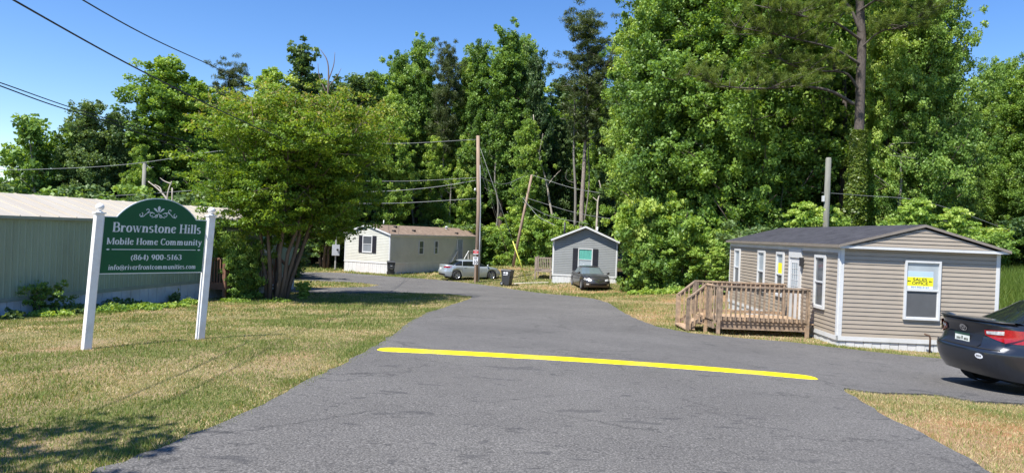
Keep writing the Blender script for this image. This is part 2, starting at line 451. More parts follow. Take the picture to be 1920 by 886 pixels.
# speed bump
BUMP = mat('yellow_road_paint', (0.74, 0.60, 0.0), 0.6, var=0.05, vscale=6, bump=0.5, bscale=60, dirt=(0.5, 0.42, 0.05, 0.25), dscale=2.5)
_t = BUMP.node_tree; _p = [n for n in _t.nodes if n.type == 'BSDF_PRINCIPLED'][0]; _l = _p.inputs['Base Color'].links[0].from_socket
_s = _t.nodes.new('ShaderNodeSeparateXYZ'); _t.links.new(worldco(_t), _s.inputs[0])
_w = mth(_t, 'ADD', mth(_t, 'COMPARE', mth(_t, 'PINGPONG', mth(_t, 'ADD', _s.outputs[0], 0.35), 1.55), 0.75), 0.0)
_w = ramp(_t, mth(_t, 'ABSOLUTE', mth(_t, 'SUBTRACT', mth(_t, 'PINGPONG', mth(_t, 'ADD', _s.outputs[0], 0.35), 1.55), 0.78)), [(0.0, (1, 1, 1)), (0.28, (0, 0, 0))])
_m = mth(_t, 'MULTIPLY', _w, ramp(_t, noise(_t, 30, 6, 0.8, worldco(_t)), [(0.38, (0, 0, 0)), (0.58, (.8, .8, .8))]))
_t.links.new(mixc(_t, _m, _l, (0.22, 0.19, 0.07)), _p.inputs['Base Color'])
bm = MB(); A = Vector((-1.98, 10.52)); B = Vector((4.53, 10.12)); ax = (B - A); L = ax.length; ax.normalize(); nr = Vector((-ax.y, ax.x))
rng = np.random.RandomState(7); ns, nc = 220, 12; vs = []
for i in range(ns + 1):
    s = i / ns; d = s * L
    e = min(1, min(d, L - d) / 0.28); e = math.sqrt(max(0, 1 - (1 - e) ** 2))
    hw = 0.195 * (0.12 + 0.88 * e) * (1 + rng.randn() * 0.03); q = A + ax * d + nr * (0.03 * math.sin(s * 5.0) + rng.randn() * 0.003)
    for k in range(nc + 1):
        u = -1 + 2 * k / nc
        pt = q + nr * (u * hw)
        vs.append((pt.x, pt.y, gz(pt.x, pt.y) + 0.026 + 0.036 * e * max(0, math.cos(u * PI / 2)) ** 0.8))
bm.add(vs, [(i * (nc + 1) + k, (i + 1) * (nc + 1) + k, (i + 1) * (nc + 1) + k + 1, i * (nc + 1) + k + 1) for i in range(ns) for k in range(nc)], 0, True)
tag(bm.build('speed_bump', BUMP), 'bright yellow painted speed bump across the asphalt lane', 'speed bump')

# ------------------------------------------------------------------ grass blades
GRASS = leaf_mat('grass_blades', [(0.0, (0.62, 0.50, 0.31)), (0.3, (0.42, 0.34, 0.17)), (0.5, (0.30, 0.31, 0.11)), (0.75, (0.17, 0.23, 0.06)), (1.0, (0.09, 0.17, 0.035))], 0.3, 0.6, 0.2, 0.0)
def vnoise(x, y, seed, sc):
    """smooth value noise in numpy"""
    rng = np.random.RandomState(seed); T = rng.rand(256, 256)
    def one(x, y):
        xi, yi = np.floor(x).astype(int), np.floor(y).astype(int); fx, fy = x - xi, y - yi
        fx = fx * fx * (3 - 2 * fx); fy = fy * fy * (3 - 2 * fy)
        g = lambda a, b: T[a % 256, b % 256]
        return (g(xi, yi) * (1 - fx) + g(xi + 1, yi) * fx) * (1 - fy) + (g(xi, yi + 1) * (1 - fx) + g(xi + 1, yi + 1) * fx) * fy
    return (one(x * sc, y * sc) + .5 * one(x * sc * 2.1 + 9, y * sc * 2.1) + .25 * one(x * sc * 4.3, y * sc * 4.3 + 5)) / 1.75
def blades(name, x0, x1, y0, y1, dens, h, wdt, seed, test, green=0.0, tall=None):
    rng = np.random.RandomState(seed)
    n = int((x1 - x0) * (y1 - y0) * dens)
    x = rng.uniform(x0, x1, n); y = rng.uniform(y0, y1, n)
    m = test(x, y); x, y = x[m], y[m]; n = len(x)
    g = vnoise(x * .8 + y * .35, y * .55 - x * .3, 5, 0.75); g2 = vnoise(x, y, 8, 2.2); cl = clay_mask(x, y)
    keep = rng.rand(n) > cl * 0.72
    x, y, g, g2 = x[keep], y[keep], g[keep], g2[keep]; n = len(x)
    mix = np.clip((g - 0.42) * 3.5 + (g2 - .5) * 1.5 + green, 0, 1)
    isg = rng.rand(n) < (0.24 + 0.68 * mix)
    tint = np.where(isg, rng.uniform(.5, .95, n), rng.uniform(0.0, .4, n))
    hh = h * rng.uniform(.5, 1.3, n) * (0.75 + 0.6 * g2) * np.where(isg, 1.1, .75)
    z = terrain(x, y)
    a = rng.uniform(0, 2 * PI, n); ca, sa = np.cos(a), np.sin(a)
    lean = rng.uniform(.1, 1.1, n) * hh * np.where(isg, .7, 1.6); b = rng.uniform(0, 2 * PI, n)
    ww = wdt * rng.uniform(.7, 1.4, n)
    base1 = np.c_[x - ca * ww, y - sa * ww, z - .004]; base2 = np.c_[x + ca * ww, y + sa * ww, z - .004]
    tip = np.c_[x + np.cos(b) * lean, y + np.sin(b) * lean, z + hh]
    V = np.stack([base1, base2, tip], 1).reshape(-1, 3)
    return V, tint
road_test = lambda x, y: (~inside(road_poly_c, x, y)) | inside(median_c, x, y)
road_poly_c = LEFT_EDGE + [(-60, 30.5)] + FAR_EDGE + ISLAND; median_c = MEDIAN
def frustum(x, y, m=0.6): return (np.abs(x) < y * 0.745 + m)
def lawn_left(x, y): return road_test(x, y) & (x < 0) & frustum(x, y) & (x > -13.2 + .21 * (y - 18) - (y > 33.2) * 40)
parts = []
parts.append(blades('g', -8.5, -1.9, 3.5, 8, 4600, .025, .0035, 1, lambda x, y: lawn_left(x, y)))
parts.append(blades('g', -11, -1.9, 8, 13, 2400, .028, .0045, 2, lambda x, y: lawn_left(x, y)))
parts.append(blades('g', -15, -1.5, 13, 20, 900, .036, .007, 3, lambda x, y: lawn_left(x, y), .08))
parts.append(blades('g', -15, -1, 20, 34.5, 380, .055, .011, 4, lambda x, y: lawn_left(x, y), .12))
parts.append(blades('g', -18, 8, 34, 56, 120, .085, .022, 5, lambda x, y: road_test(x, y) & frustum(x, y) & (litter_mask(x, y) < .6), .22))
parts.append(blades('g', 3.4, 9, 3.5, 9.6, 4200, .032, .0034, 6, lambda x, y: road_test(x, y) & frustum(x, y), -.5))
parts.append(blades('g', 3.9, 9, 16.5, 40, 380, .05, .010, 7, lambda x, y: road_test(x, y) & (x < 8.3 + (y > 27) * 5) & (litter_mask(x, y) < .6), .02))
parts.append(blades('g', 4, 14, 15.2, 17.1, 1100, .05, .006, 8, lambda x, y: road_test(x, y), .25))
parts.append(blades('g', -26, 8, 56, 72, 45, .16, .04, 9, lambda x, y: frustum(x, y), .3))
# raised tufts along the asphalt edge
def edge_band(x, y):
    ex = np.interp(y, [p[1] for p in LEFT_EDGE[:15]], [p[0] for p in LEFT_EDGE[:15]])
    return (np.abs(x - (ex - .1)) < .2) & frustum(x, y)
parts.append(blades('g', -3.2, -1.5, 3.8, 26, 1500, .042, .005, 10, edge_band, -.15))
parts.append(blades('g', -11, -1.9, 4, 14, 500, .055, .0045, 21, lambda x, y: lawn_left(x, y) & (vnoise(x, y, 33, 1.1) > .66), .9))
parts.append(blades('g', -14, 8, 14, 34, 160, .09, .010, 22, lambda x, y: road_test(x, y) & frustum(x, y) & (x > -13.0 + .21 * (y - 18)) & (x < 8) & (vnoise(x, y, 34, .9) > .64), .9))
V = np.concatenate([q[0] for q in parts]); T = np.concatenate([q[1] for q in parts])
gme2 = fast_mesh('grass', V, np.arange(len(V)).reshape(-1, 3), GRASS, T)
tag(mesh_obj('grass', gme2), 'short mown lawn grass, half dry, beside the road', 'grass', kind='stuff')
# tall rough grass on the bank to the right of the office
TALL = leaf_mat('tall_grass', [(0, (0.30, 0.30, 0.09)), (.5, (0.14, 0.20, 0.035)), (1, (0.08, 0.15, 0.02))], .35, .5, .3, 0)
ps = [blades('t', 12.6, 26, 15.8, 30, 420, .42, .009, 11, lambda x, y: x > 12.3 + 0.0 * y, 1.0)]
V = np.concatenate([q[0] for q in ps]); T = np.concatenate([q[1] for q in ps])
tag(mesh_obj('tall_grass', fast_mesh('tall_grass', V, np.arange(len(V)).reshape(-1, 3), TALL, T)), 'tall green grass on the bank behind the tan office', 'grass', kind='stuff')

# ------------------------------------------------------------------ mobile homes
def siding_mat(name, col, var=0.06, rough=0.5):
    return mat(name, col, rough, var=var, vscale=1.2, dirt=(col[0] * .6, col[1] * .6, col[2] * .55, .3), dscale=.8, bump=.15, bscale=80)
TAN = siding_mat('tan_vinyl_siding', (0.345, 0.295, 0.235))
CREAM = siding_mat('cream_vinyl_siding', (0.55, 0.55, 0.485))
GREYV = siding_mat('grey_vinyl_siding', (0.25, 0.262, 0.262))
GREENM = mat('green_ribbed_metal', (0.23, 0.305, 0.235), 0.5, var=.1, vscale=.8, dirt=(.14, .16, .12, .45), dscale=.7, stretch=(1, 1, .3))
def shingle(name, c1, c2):
    m, t, out = nt(name)
    p = t.nodes.new('ShaderNodeBsdfPrincipled'); co = objco(t)
    br = t.nodes.new('ShaderNodeTexBrick'); mp = N(t, 'ShaderNodeMapping'); mp.inputs['Rotation'].default_value = (0, 0, PI / 2); t.links.new(co, mp.inputs[0]); t.links.new(mp.outputs[0], br.inputs['Vector'])
    br.inputs['Scale'].default_value = 1.0; br.inputs['Brick Width'].default_value = .3; br.inputs['Row Height'].default_value = .14; br.inputs['Mortar Size'].default_value = .006
    br.inputs['Color1'].default_value = (*c1, 1); br.inputs['Color2'].default_value = (*c2, 1); br.inputs['Mortar'].default_value = (c1[0] * .3, c1[1] * .3, c1[2] * .3, 1)
    c = mixc(t, .5, br.outputs[0], ramp(t, noise(t, 2.5, 8, .7, co), [(.3, tuple(x * .55 for x in c1)), (.7, tuple(x * 1.5 for x in c2))]))
    t.links.new(c, p.inputs['Base Color']); p.inputs['Roughness'].default_value = .9; p.inputs['Specular IOR Level'].default_value = .2
    bn = t.nodes.new('ShaderNodeBump'); bn.inputs['Strength'].default_value = .7; bn.inputs['Distance'].default_value = .01
    t.links.new(noise(t, 60, 4, .7, co), bn.inputs['Height']); t.links.new(bn.outputs[0], p.inputs['Normal'])
    t.links.new(p.outputs[0], out.inputs[0]); return m
ROOF_DARK = shingle('charcoal_shingles', (0.036, 0.036, 0.042), (0.058, 0.058, 0.067))
ROOF_BROWN = shingle('brown_shingles', (0.17, 0.125, 0.095), (0.24, 0.18, 0.14))
ROOF_METAL = mat('cream_metal_roof', (0.47, 0.425, 0.345), .45, var=.07, vscale=1.5, dirt=(.38, .3, .2, .35), dscale=.6, stretch=(.4, 2.5, 1))
WOOD = mat('weathered_deck_wood', (0.335, 0.24, 0.16), .88, var=.45, vscale=9, bump=.5, bscale=30, dirt=(.14, .125, .11, .7), dscale=5)
_t = WOOD.node_tree; _p = [n for n in _t.nodes if n.type == 'BSDF_PRINCIPLED'][0]; _l = _p.inputs['Base Color'].links[0].from_socket
_oi = _t.nodes.new('ShaderNodeObjectInfo'); _r = ramp(_t, _oi.outputs['Random'], [(0, (.62, .64, .68)), (.5, (.95, .95, .95)), (1, (1.32, 1.25, 1.12))])
_t.links.new(mixc(_t, 1.0, _l, _r, 'MULTIPLY'), _p.inputs['Base Color'])
REDWOOD = mat('red_brown_painted_wood', (0.17, 0.085, 0.055), .7, var=.15)
SHUT = mat('black_shutter_vinyl', (0.018, 0.018, 0.025), .5)
SCREEN = mat('insect_screen_mesh', (0.085, 0.088, 0.092), .6, var=.15, vscale=2)
CURTAIN = mat('teal_curtain_behind_glass', (0.10, 0.36, 0.30), .3, var=.35, vscale=9, stretch=(6, 1, .3))
PALEPANE = mat('pale_pane_with_blinds', (0.36, 0.41, 0.44), .12, var=.08, spec=.8)

def lap_panel(mb, P0, U, Nn, zs, widths, depth=.026):
    """horizontal lap boards; zs board edges, widths fn(z)->(u0,u1)"""
    P0 = Vector(P0); U = Vector(U); Nn = Vector(Nn)
    for z0, z1 in zip(zs[:-1], zs[1:]):
        a0, a1 = widths(z0); b0, b1 = widths(z1)
        if a1 - a0 < .02: continue
        p = lambda u, z, d: tuple(P0 + U * u + Nn * d + Vector((0, 0, z)))
        zm = z0 + (z1 - z0) * .80
        # profile: drip lip, flat face leaning back to a groove
        mb.add([p(a0, z0, .001), p(a1, z0, .001), p(a1, z0, depth), p(a0, z0, depth), p(a1 + (b1 - a1) * .8, zm, depth * .55), p(a0 + (b0 - a0) * .8, zm, depth * .55), p(b1, z1, 0.001), p(b0, z1, 0.001)],
               [(1, 0, 3, 2), (3, 2, 4, 5)[::1], (5, 4, 6, 7)])
def frame_of(P0, P1, Nn):
    P0 = Vector(P0); P1 = Vector(P1); U = (P1 - P0).normalized(); return P0, U, Vector(Nn)
def obox(mb, P0, U, Nn, u0, u1, z0, z1, d0, d1, mi=0):
    """box on a wall frame: u along, z up, d outwards"""
    P0 = Vector(P0); U = Vector(U); Nn = Vector(Nn)
    v = [P0 + U * u + Nn * d + Vector((0, 0, z)) for z in (z0, z1) for (u, d) in ((u0, d1), (u1, d1), (u1, d0), (u0, d0))]
    return mb.hexa([tuple(q) for q in v], mi)
def window(parent, fr, u0, u1, z0, z1, pane_top, pane_low, fw=.055, muntin=False, shutters=None, label=None):
    P0, U, Nn = fr; P0 = Vector(P0) + Vector(Nn) * .027
    mb = MB()
    for a in ((u0, u0 + fw, z0, z1), (u1 - fw, u1, z0, z1), (u0 + fw, u1 - fw, z1 - fw, z1), (u0 + fw, u1 - fw, z0, z0 + fw)):
        obox(mb, P0, U, Nn, *a, .0, .05)
    zm = (z0 + z1) / 2
    obox(mb, P0, U, Nn, u0 + fw, u1 - fw, zm - .02, zm + .02, .004, .042)
    # inner sash
    for a in ((u0 + fw, u0 + fw + .022, z0 + fw, zm - .02), (u1 - fw - .022, u1 - fw, z0 + fw, zm - .02), (u0 + fw + .022, u1 - fw - .022, z0 + fw, z0 + fw + .022)):
        obox(mb, P0, U, Nn, *a, .006, .030)
    if muntin:
        um = (u0 + u1) / 2; obox(mb, P0, U, Nn, um - .012, um + .012, zm + .02, z1 - fw, .008, .028)
    w = mb.build('window', WHITE, parent)
    if label: w['label'] = label
    for a, m_ in ((((zm + .02), z1 - fw), pane_top), ((z0 + fw + .022, zm - .02), pane_low)):
        q = MB(); lo = fw if m_ is pane_top and a[0] > zm else fw + .022
        obox(q, P0, U, Nn, u0 + lo, u1 - lo, a[0], a[1], .003, .012); q.build('pane', m_, w)
    if shutters:
        for s0 in (u0 - shutters - .02, u1 + .02):
            q = MB(); obox(q, P0, U, Nn, s0, s0 + shutters, z0, z1, .0, .045)
            for (za, zb) in ((z0 + .06, zm - .03), (zm + .03, z1 - .06)):
                k = int((zb - za) / .06)
                for i in range(k):
                    zz = za + (zb - za) * (i + .2) / k; obox(q, P0, U, Nn, s0 + .05, s0 + shutters - .05, zz, zz + .03, .045, .055)
            q.build('shutter', SHUT, parent)
    return w
def mobile_home(name, x, y, zrot, W, L, zg, z_sk, z_eave, rise, wall_mat, roof_mat, label, exposure=.105, over=.28, kind='lap', group=None, returns=True, trim=WHITE, skirt_mat=None, fascia=.14, rake=.10, rake_mat=None):
    """local frame: end wall on y=0 from x=0 to W, body runs along +y. zg world ground z at the corner."""
    R = root(name, (x, y, zg), zrot, label, 'mobile home', group)
    skirt_mat = skirt_mat or WHITE
    zs, ze = z_sk - zg, z_eave - zg
    core = MB(); core.box(.02, W - .02, .02, L - .02, zs - .05, ze)
    core.add([(.02, .02, ze), (W - .02, .02, ze), (W / 2, .02, ze + rise - .02), (.02, L - .02, ze), (W - .02, L - .02, ze), (W / 2, L - .02, ze + rise - .02)], [(0, 1, 2), (5, 4, 3)])
    mb = core
    walls = {'end': ((0, 0, 0), (W, 0, 0), (0, -1, 0)), 'right': ((W, 0, 0), (W, L, 0), (1, 0, 0)), 'far': ((W, L, 0), (0, L, 0), (0, 1, 0)), 'left': ((0, L, 0), (0, 0, 0), (-1, 0, 0))}
    FR = {k: frame_of(*v) for k, v in walls.items()}
    if kind == 'lap':
        n = max(1, round((ze - zs) / exposure)); zz = [zs + (ze - zs) * i / n for i in range(n + 1)]
        for k, (P0, U, Nn) in FR.items():
            Lw = W if k in ('end', 'far') else L
            lap_panel(mb, P0, U, Nn, zz, lambda z: (0, Lw))
            if k in ('end', 'far'):
                m = max(2, int(rise / exposure)); zg_ = [ze + .02 + rise * i / m for i in range(m + 1)]
                lap_panel(mb, P0, U, Nn, zg_, lambda z: (max(0, (z - ze) / rise) * W / 2, W - max(0, (z - ze) / rise) * W / 2))
    else:
        for k, (P0, U, Nn) in FR.items():
            Lw = W if k in ('end', 'far') else L
            pitch = .2; n = int(Lw / pitch); prof = []
            for i in range(n):
                b = i * pitch * Lw / (n * pitch)
                prof += [(b, .004), (b + .055, .004), (b + .075, .018), (b + .10, .018), (b + .12, .004), (b + .15, .004), (b + .158, .010), (b + .166, .004)]
            prof.append((Lw, .004))
            vs = [tuple(P0 + U * a + Nn * d + Vector((0, 0, z))) for z in (zs, ze) for a, d in prof]; K = len(prof)
            mb.add(vs, [(i, i + 1, K + i + 1, K + i) for i in range(K - 1)])
            if k in ('end', 'far'):
                vs = [tuple(P0 + U * a + Nn * .02 + Vector((0, 0, z))) for a, z in ((0, ze), (W, ze), (W / 2, ze + rise))]; mb.add(vs, [(0, 1, 2)])
    mb.build('wall', wall_mat, R)
    # skirting with vertical grooves
    sk = MB()
    for k, (P0, U, Nn) in FR.items():
        Lw = W if k in ('end', 'far') else L
        n = int(Lw / .2); 
        for i in range(n):
            a, b = Lw * i / n, Lw * (i + 1) / n
            P = R.matrix_world if False else None
            obox(sk, P0, U, Nn, a + .006, b - .006, -.45, zs - .10, -.03, .0 + (.006 if i % 2 else 0))
        obox(sk, P0, U, Nn, -.0, Lw, -.45, zs - .10, -.06, -.031)
    sk.build('skirting', skirt_mat, R)
    tb = MB()
    for k, (P0, U, Nn) in FR.items():
        Lw = W if k in ('end', 'far') else L
        obox(tb, P0, U, Nn, -.034, Lw + .034, zs - .10, zs + .004, .0, .034)
        if k in ('left', 'right'): obox(tb, P0, U, Nn, 0, Lw, ze - fascia, ze + .0, .0, .03)
        for a, b in ((0, .085), (Lw - .085, Lw)):
            obox(tb, P0, U, Nn, a, b, zs + .006, ze - (fascia if k in ('left', 'right') else 0.0) - .002, .0, .028)
    tb.build('trim', trim, R)
    # roof slab
    rb = MB(); sl = rise / (W / 2); th = .05; ox = .12 if returns else .10
    def rz(xx): return ze + .03 + (W / 2 - abs(xx - W / 2)) * sl
    for sgn in (0, 1):
        xa, xb = (-ox, W / 2) if sgn == 0 else (W / 2, W + ox)
        v = []
        for zo in (0, th):
            for (xx, yy) in ((xa, -over), (xb, -over), (xb, L + over), (xa, L + over)):
                v.append((xx, yy, rz(xx) + zo))
        rb.hexa(v)
    rb.build('roof', roof_mat, R)
    # rake boards
    rk = MB()
    for yy0, yy1 in ((-over - .02, -over), (L + over, L + over + .02)):
        for xa, xb in ((-ox, W / 2), (W / 2, W + ox)):
            hgt = rake
            v = [(xa, yy0, rz(xa) - hgt + .02), (xb, yy0, rz(xb) - hgt + .02), (xb, yy1, rz(xb) - hgt + .02), (xa, yy1, rz(xa) - hgt + .02),
                 (xa, yy0, rz(xa) + th - .004), (xb, yy0, rz(xb) + th - .004), (xb, yy1, rz(xb) + th - .004), (xa, yy1, rz(xa) + th - .004)]
            rk.hexa(v)
    for xx0, xx1 in ((-ox - .02, -ox), (W + ox, W + ox + .02)):
        rk.box(xx0, xx1, -over - .02, L + over + .02, rz(-ox) - .03, rz(-ox) + th - .006)
    rk.build('rake_board', rake_mat or trim, R)
    return R, FR, zs, ze

# --- sales office -------------------------------------------------
OFX, OFY, OFA = 8.07, 17.0, -math.atan(0.038)
zg_of = -0.85
R, FR, zs, ze = mobile_home('sales_office', OFX, OFY, OFA, 3.8, 9.7, zg_of, -0.62, 1.58, .52, TAN, ROOF_DARK,
    'tan lap sided sales office home with charcoal shingle roof and wooden porch deck', returns=True, over=.20, fascia=.16, rake=.035, rake_mat=mat('grey_tan_drip_edge', (.22, .19, .16), .5))
OFFICE = R
e = FR['end']; l = FR['left']   # left frame: u=0 at far corner, u=L at near corner
z = lambda rel: rel + EYE - zg_of
wE = window(R, e, 1.53, 2.39, z(-1.74), z(-.30), PALEPANE, SCREEN, fw=.05, label='wide front window with a yellow sales sign behind its upper pane')
Lc = 9.7
def lu(y): return Lc - (y - OFY)
for (ya, yb, zt, zb, lab) in ((17.75, 18.42, -.27, -1.66, 'narrow tall window nearest the corner'), (20.75, 21.4, -.27, -1.62, 'narrow window with a yellow notice beside the door'), (22.5, 23.2, -.27, -1.62, None), (25.25, 25.95, -.27, -1.62, None)):
    window(R, l, lu(yb), lu(ya), z(zb), z(zt), PALEPANE if lab is None or 'notice' in lab else WINGLASS, WINGLASS, fw=.07, muntin=False, label=lab)
# door
db = MB(); P0, U, Nn = l
ua, ub = lu(20.35), lu(19.4); zd0 = zs + .02
for a in ((ua, ua + .07, zd0, z(-.15)), (ub - .07, ub, zd0, z(-.15)), (ua + .07, ub - .07, z(-.40), z(-.15))): obox(db, P0, U, Nn, *a, .0, .06)
obox(db, P0, U, Nn, ua + .07, ub - .07, zd0, z(-.40), .0, .0345)
for i in range(4):
    obox(db, P0, U, Nn, ua + .22 + i * .155, ua + .235 + i * .155, z(-1.38), z(-.55), .035, .047)
for i in range(6):
    zz = z(-1.38) + i * .166; obox(db, P0, U, Nn, ua + .22, ub - .22, zz, zz + .012, .035, .0465)
door = db.build('door', WHITE, R); door['label'] = 'white door with a small paned window in its upper half'
g = MB(); obox(g, P0, U, Nn, ua + .235, ub - .235, z(-1.36), z(-.56), .0352, .040); g.build('pane', PALEPANE, door)
g = MB(); g.lathe([(.001, 0), (.025, .01), (.03, .03), (.02, .05), (.001, .055)], tuple(P0 + U * (ua + .13) + Nn * .03 + Vector((0, 0, z(-1.42)))), 'x', 10)
g = MB(); obox(g, P0, U, Nn, ua + .11, ua + .15, z(-1.46), z(-1.38), .035, .08); g.build('handle', STEEL, door)
g = MB(); obox(g, P0, U, Nn, ub + .05, ub + .15, z(-.62), z(-.42), .01, .12); obox(g, P0, U, Nn, ub + .08, ub + .12, z(-.42), z(-.38), .01, .14); g.build('porch_lamp', BLACK, R)
# gable return trim on the end wall
g = MB(); P0, U, Nn = e
obox(g, P0, U, Nn, -.11, 3.91, ze - .045, ze + .02, .0, .185); g.build('soffit', WHITE, R)
# gable face brought forward over the box return
gb = MB(); n = 5
zz = [ze + .03 + .46 * i / n for i in range(n + 1)]
lap_panel(gb, Vector(P0) + Vector((0, -.155, 0)), U, Nn, zz, lambda q: (max(0, (q - ze + .03) / .52) * 1.9, 3.8 - max(0, (q - ze + .03) / .52) * 1.9))
gb.build('gable', TAN, R)
# poster in the window (real sheet behind the sash plane)
YEL = mat('yellow_print', (0.86, 0.80, 0.02), .5, var=.02); PAPER = mat('white_print', (0.72, 0.77, 0.82), .5, var=.02); INK = mat('black_print', (0.02, 0.02, 0.02), .6); BLUEP = mat('pale_blue_print', (0.42, 0.55, 0.68), .5, var=.04)
ps = MB(); obox(ps, P0, U, Nn, 1.60, 2.22, z(-.985), z(-.56), .034, .042); poster = ps.build('sales_poster', PAPER, None)
poster.matrix_world = OFFICE.matrix_basis.copy()
tag(poster, 'white and yellow poster in the office front window', 'poster')
q = MB(); obox(q, P0, U, Nn, 1.602, 2.218, z(-.70), z(-.562), .0425, .0435); q.build('blue_band', BLUEP, poster)
q = MB(); obox(q, P0, U, Nn, 1.60, 2.22, z(-.915), z(-.70), .0425, .0445); q.build('yellow_band', YEL, poster)
def arrow(mb, u, zc, s):
    pts = [(u - s, zc), (u - s * .1, zc + s * .62), (u - s * .1, zc + s * .22), (u + s, zc + s * .22), (u + s, zc - s * .22), (u - s * .1, zc - s * .22), (u - s * .1, zc - s * .62)]
    mb.add([tuple(Vector(P0) + Vector(U) * a + Vector(Nn) * .0455 + Vector((0, 0, b))) for a, b in pts], [(0, 1, 6), (2, 3, 4, 5), (1, 2, 5, 6)])
for ua_ in (1.65, 2.155):
    q = MB(); arrow(q, ua_, z(-.80), .045); q.build('arrow', INK, poster)
def text_on(name, body, size, cx, cy, d, parent, m, rotx=PI / 2, width=None, bold=.0, rz_=0):
    cu = bpy.data.curves.new(name, 'FONT'); cu.body = body; cu.size = size; cu.align_x = 'CENTER'; cu.align_y = 'CENTER'; cu.offset = bold; cu.extrude = .0004; cu.resolution_u = 3
    o = bpy.data.objects.new(name, cu); COL.objects.link(o); cu.materials.append(m)
    o.parent = parent; o.location = (cx, d, cy); o.rotation_euler = (rotx, 0, rz_)
    if width: 
        bpy.context.view_layer.update()
        if o.dimensions.x > 0: o.scale.x = width / o.dimensions.x
    bpy.context.view_layer.update()
    me = bpy.data.meshes.new_from_object(o.evaluated_get(bpy.context.evaluated_depsgraph_get()))
    n_ = mesh_obj(name, me, parent, tuple(o.location)); n_.rotation_euler = o.rotation_euler; n_.scale = o.scale
    bpy.data.objects.remove(o)
    return n_
text_on('lettering', 'SALES', .105, 1.905, z(-.762), -.0455, poster, INK, width=.34, bold=.002)
text_on('lettering', 'OFFICE', .105, 1.905, z(-.852), -.0455, poster, INK, width=.38, bold=.002)
text_on('lettering', '864-900-5163', .06, 1.91, z(-.95), -.0430, poster, mat('blue_grey_ink', (.12, .2, .3), .6), width=.42, bold=.001)
# small yellow notice in the third side window
P0, U, Nn = l
q = MB(); obox(q, P0, U, Nn, lu(21.25), lu(20.9), z(-.92), z(-.60), .034, .040); nz = q.build('window_notice', YEL, None); nz.matrix_world = OFFICE.matrix_basis.copy()
tag(nz, 'small yellow notice in the office side window beside the door', 'notice')
# stub pipe by the end wall
q = MB(); c0 = Vector((10.18, 16.72, gz(10.18, 16.72) - .05)); q.tube([c0, c0 + Vector((0, 0, .42)), c0 + Vector((-.02, 0, .48)), c0 + Vector((-.14, 0, .52))], .022, 8)
tag(q.build('stub_pipe', mat('rusty_iron', (0.10, 0.06, 0.04), .8), None), 'rusty bent pipe standing against the office front skirting', 'pipe')

# --- office deck ---------------------------------------------------
dk = root('porch_deck', (0, 0, 0), 0, 'weathered wooden deck with railings and steps at the office door', 'deck')
DX0, DX1, DY0, DY1 = 5.49, 8.05, 18.3, 20.12
DZ = EYE - 2.10; RT = EYE - 1.17
f = MB()
nb = 17
for i in range(nb):
    a = DY0 + (DY1 - DY0) * i / nb; b = DY0 + (DY1 - DY0) * (i + 1) / nb - .012
    f.box(DX0 - .06, DX1, a, b, DZ - .03, DZ + (.002 if i % 2 else 0))
f.build('floor', WOOD, dk)
f = MB()
f.beam((DX0 - .02, DY0 - .02, DZ - .13), (DX1 - .16, DY0 - .02, DZ - .13), .04, .17); f.beam((DX0 - .02, DY1, DZ - .13), (DX1, DY1, DZ - .13), .04, .17)
f.beam((DX0 - .08, DY0, DZ - .13), (DX0 - .08, DY1, DZ - .13), .04, .17); f.beam((DX0 + 1.2, DY0 + .02, DZ - .14), (DX0 + 1.2, DY1 - .02, DZ - .14), .04, .14)
f.beam((DX0 - .1, DY0 - .045, DZ - .02), (DX1 - .16, DY0 - .045, DZ - .02), .03, .09)
f.build('rim_joist', WOOD, dk)
def post(x, y, z0, z1, s=.082):
    q = MB(); q.box(x - s / 2, x + s / 2, y - s / 2, y + s / 2, z0, z1); return q.build('post', WOOD, dk)
for (x, y, z1) in ((DX1 - .20, DY0 - .07, RT - .02), (DX0 + .02, DY0 - .07, RT - .02), (DX0 - .12, DY0 + .62, RT - .02), (DX0 - .12, DY1 - .02, RT - .02), (DX1 - .1, DY1, RT - .02)):
    post(x, y, gz(x, y) - .1, z1)
def railing(a, b, z0a, z0b, h, n, name='railing', cap=True):
    a = Vector(a); b = Vector(b); q = MB()
    ta = Vector((a.x, a.y, z0a + h)); tb_ = Vector((b.x, b.y, z0b + h))
    if cap: q.beam(ta, tb_, .12, .035)
    q.beam(ta - Vector((0, 0, .07)), tb_ - Vector((0, 0, .07)), .035, .085)
    q.beam(Vector((a.x, a.y, z0a + .09)), Vector((b.x, b.y, z0b + .09)), .035, .085)
    r_ = q.build(name, WOOD, dk)
    d = (b - a).normalized(); nn = Vector((d.y, -d.x)); ang = math.atan2(d.y, d.x)
    for i in range(n):
        t_ = (i + .5) / n; p = a.lerp(b, t_) + nn * .036; zz = z0a + (z0b - z0a) * t_
        s = MB(); s.beam((p.x, p.y, zz + .03), (p.x, p.y, zz + h - .03), .036, .036, up=(d.x, d.y, 0)); s.build('baluster', WOOD, r_)
    return r_
V2 = lambda x, y: Vector((x, y))
railing(V2(DX0 + .02, DY0 - .07), V2(DX1 - .18, DY0 - .07), DZ - .02, DZ - .02, RT - DZ, 19)
railing(V2(DX0 - .10, DY0 + .03), V2(DX0 + .02, DY0 - .07), DZ - .02, DZ - .02, RT - DZ, 2)
railing(V2(DX0 - .12, DY0 + .62), V2(DX0 - .10, DY0 + .03), DZ - .02, DZ - .02, RT - DZ, 5)
railing(V2(DX0 - .12, DY1 - .0), V2(DX1 - .05, DY1 + .0), DZ - .02, DZ - .02, RT - DZ, 19)
SX = DX0 - .12; SE = 4.88
zs0 = gz(SE, 19.5)
railing(V2(SE, DY0 + .62), V2(SX, DY0 + .62), zs0 + .0, DZ - .02, RT - DZ, 4)
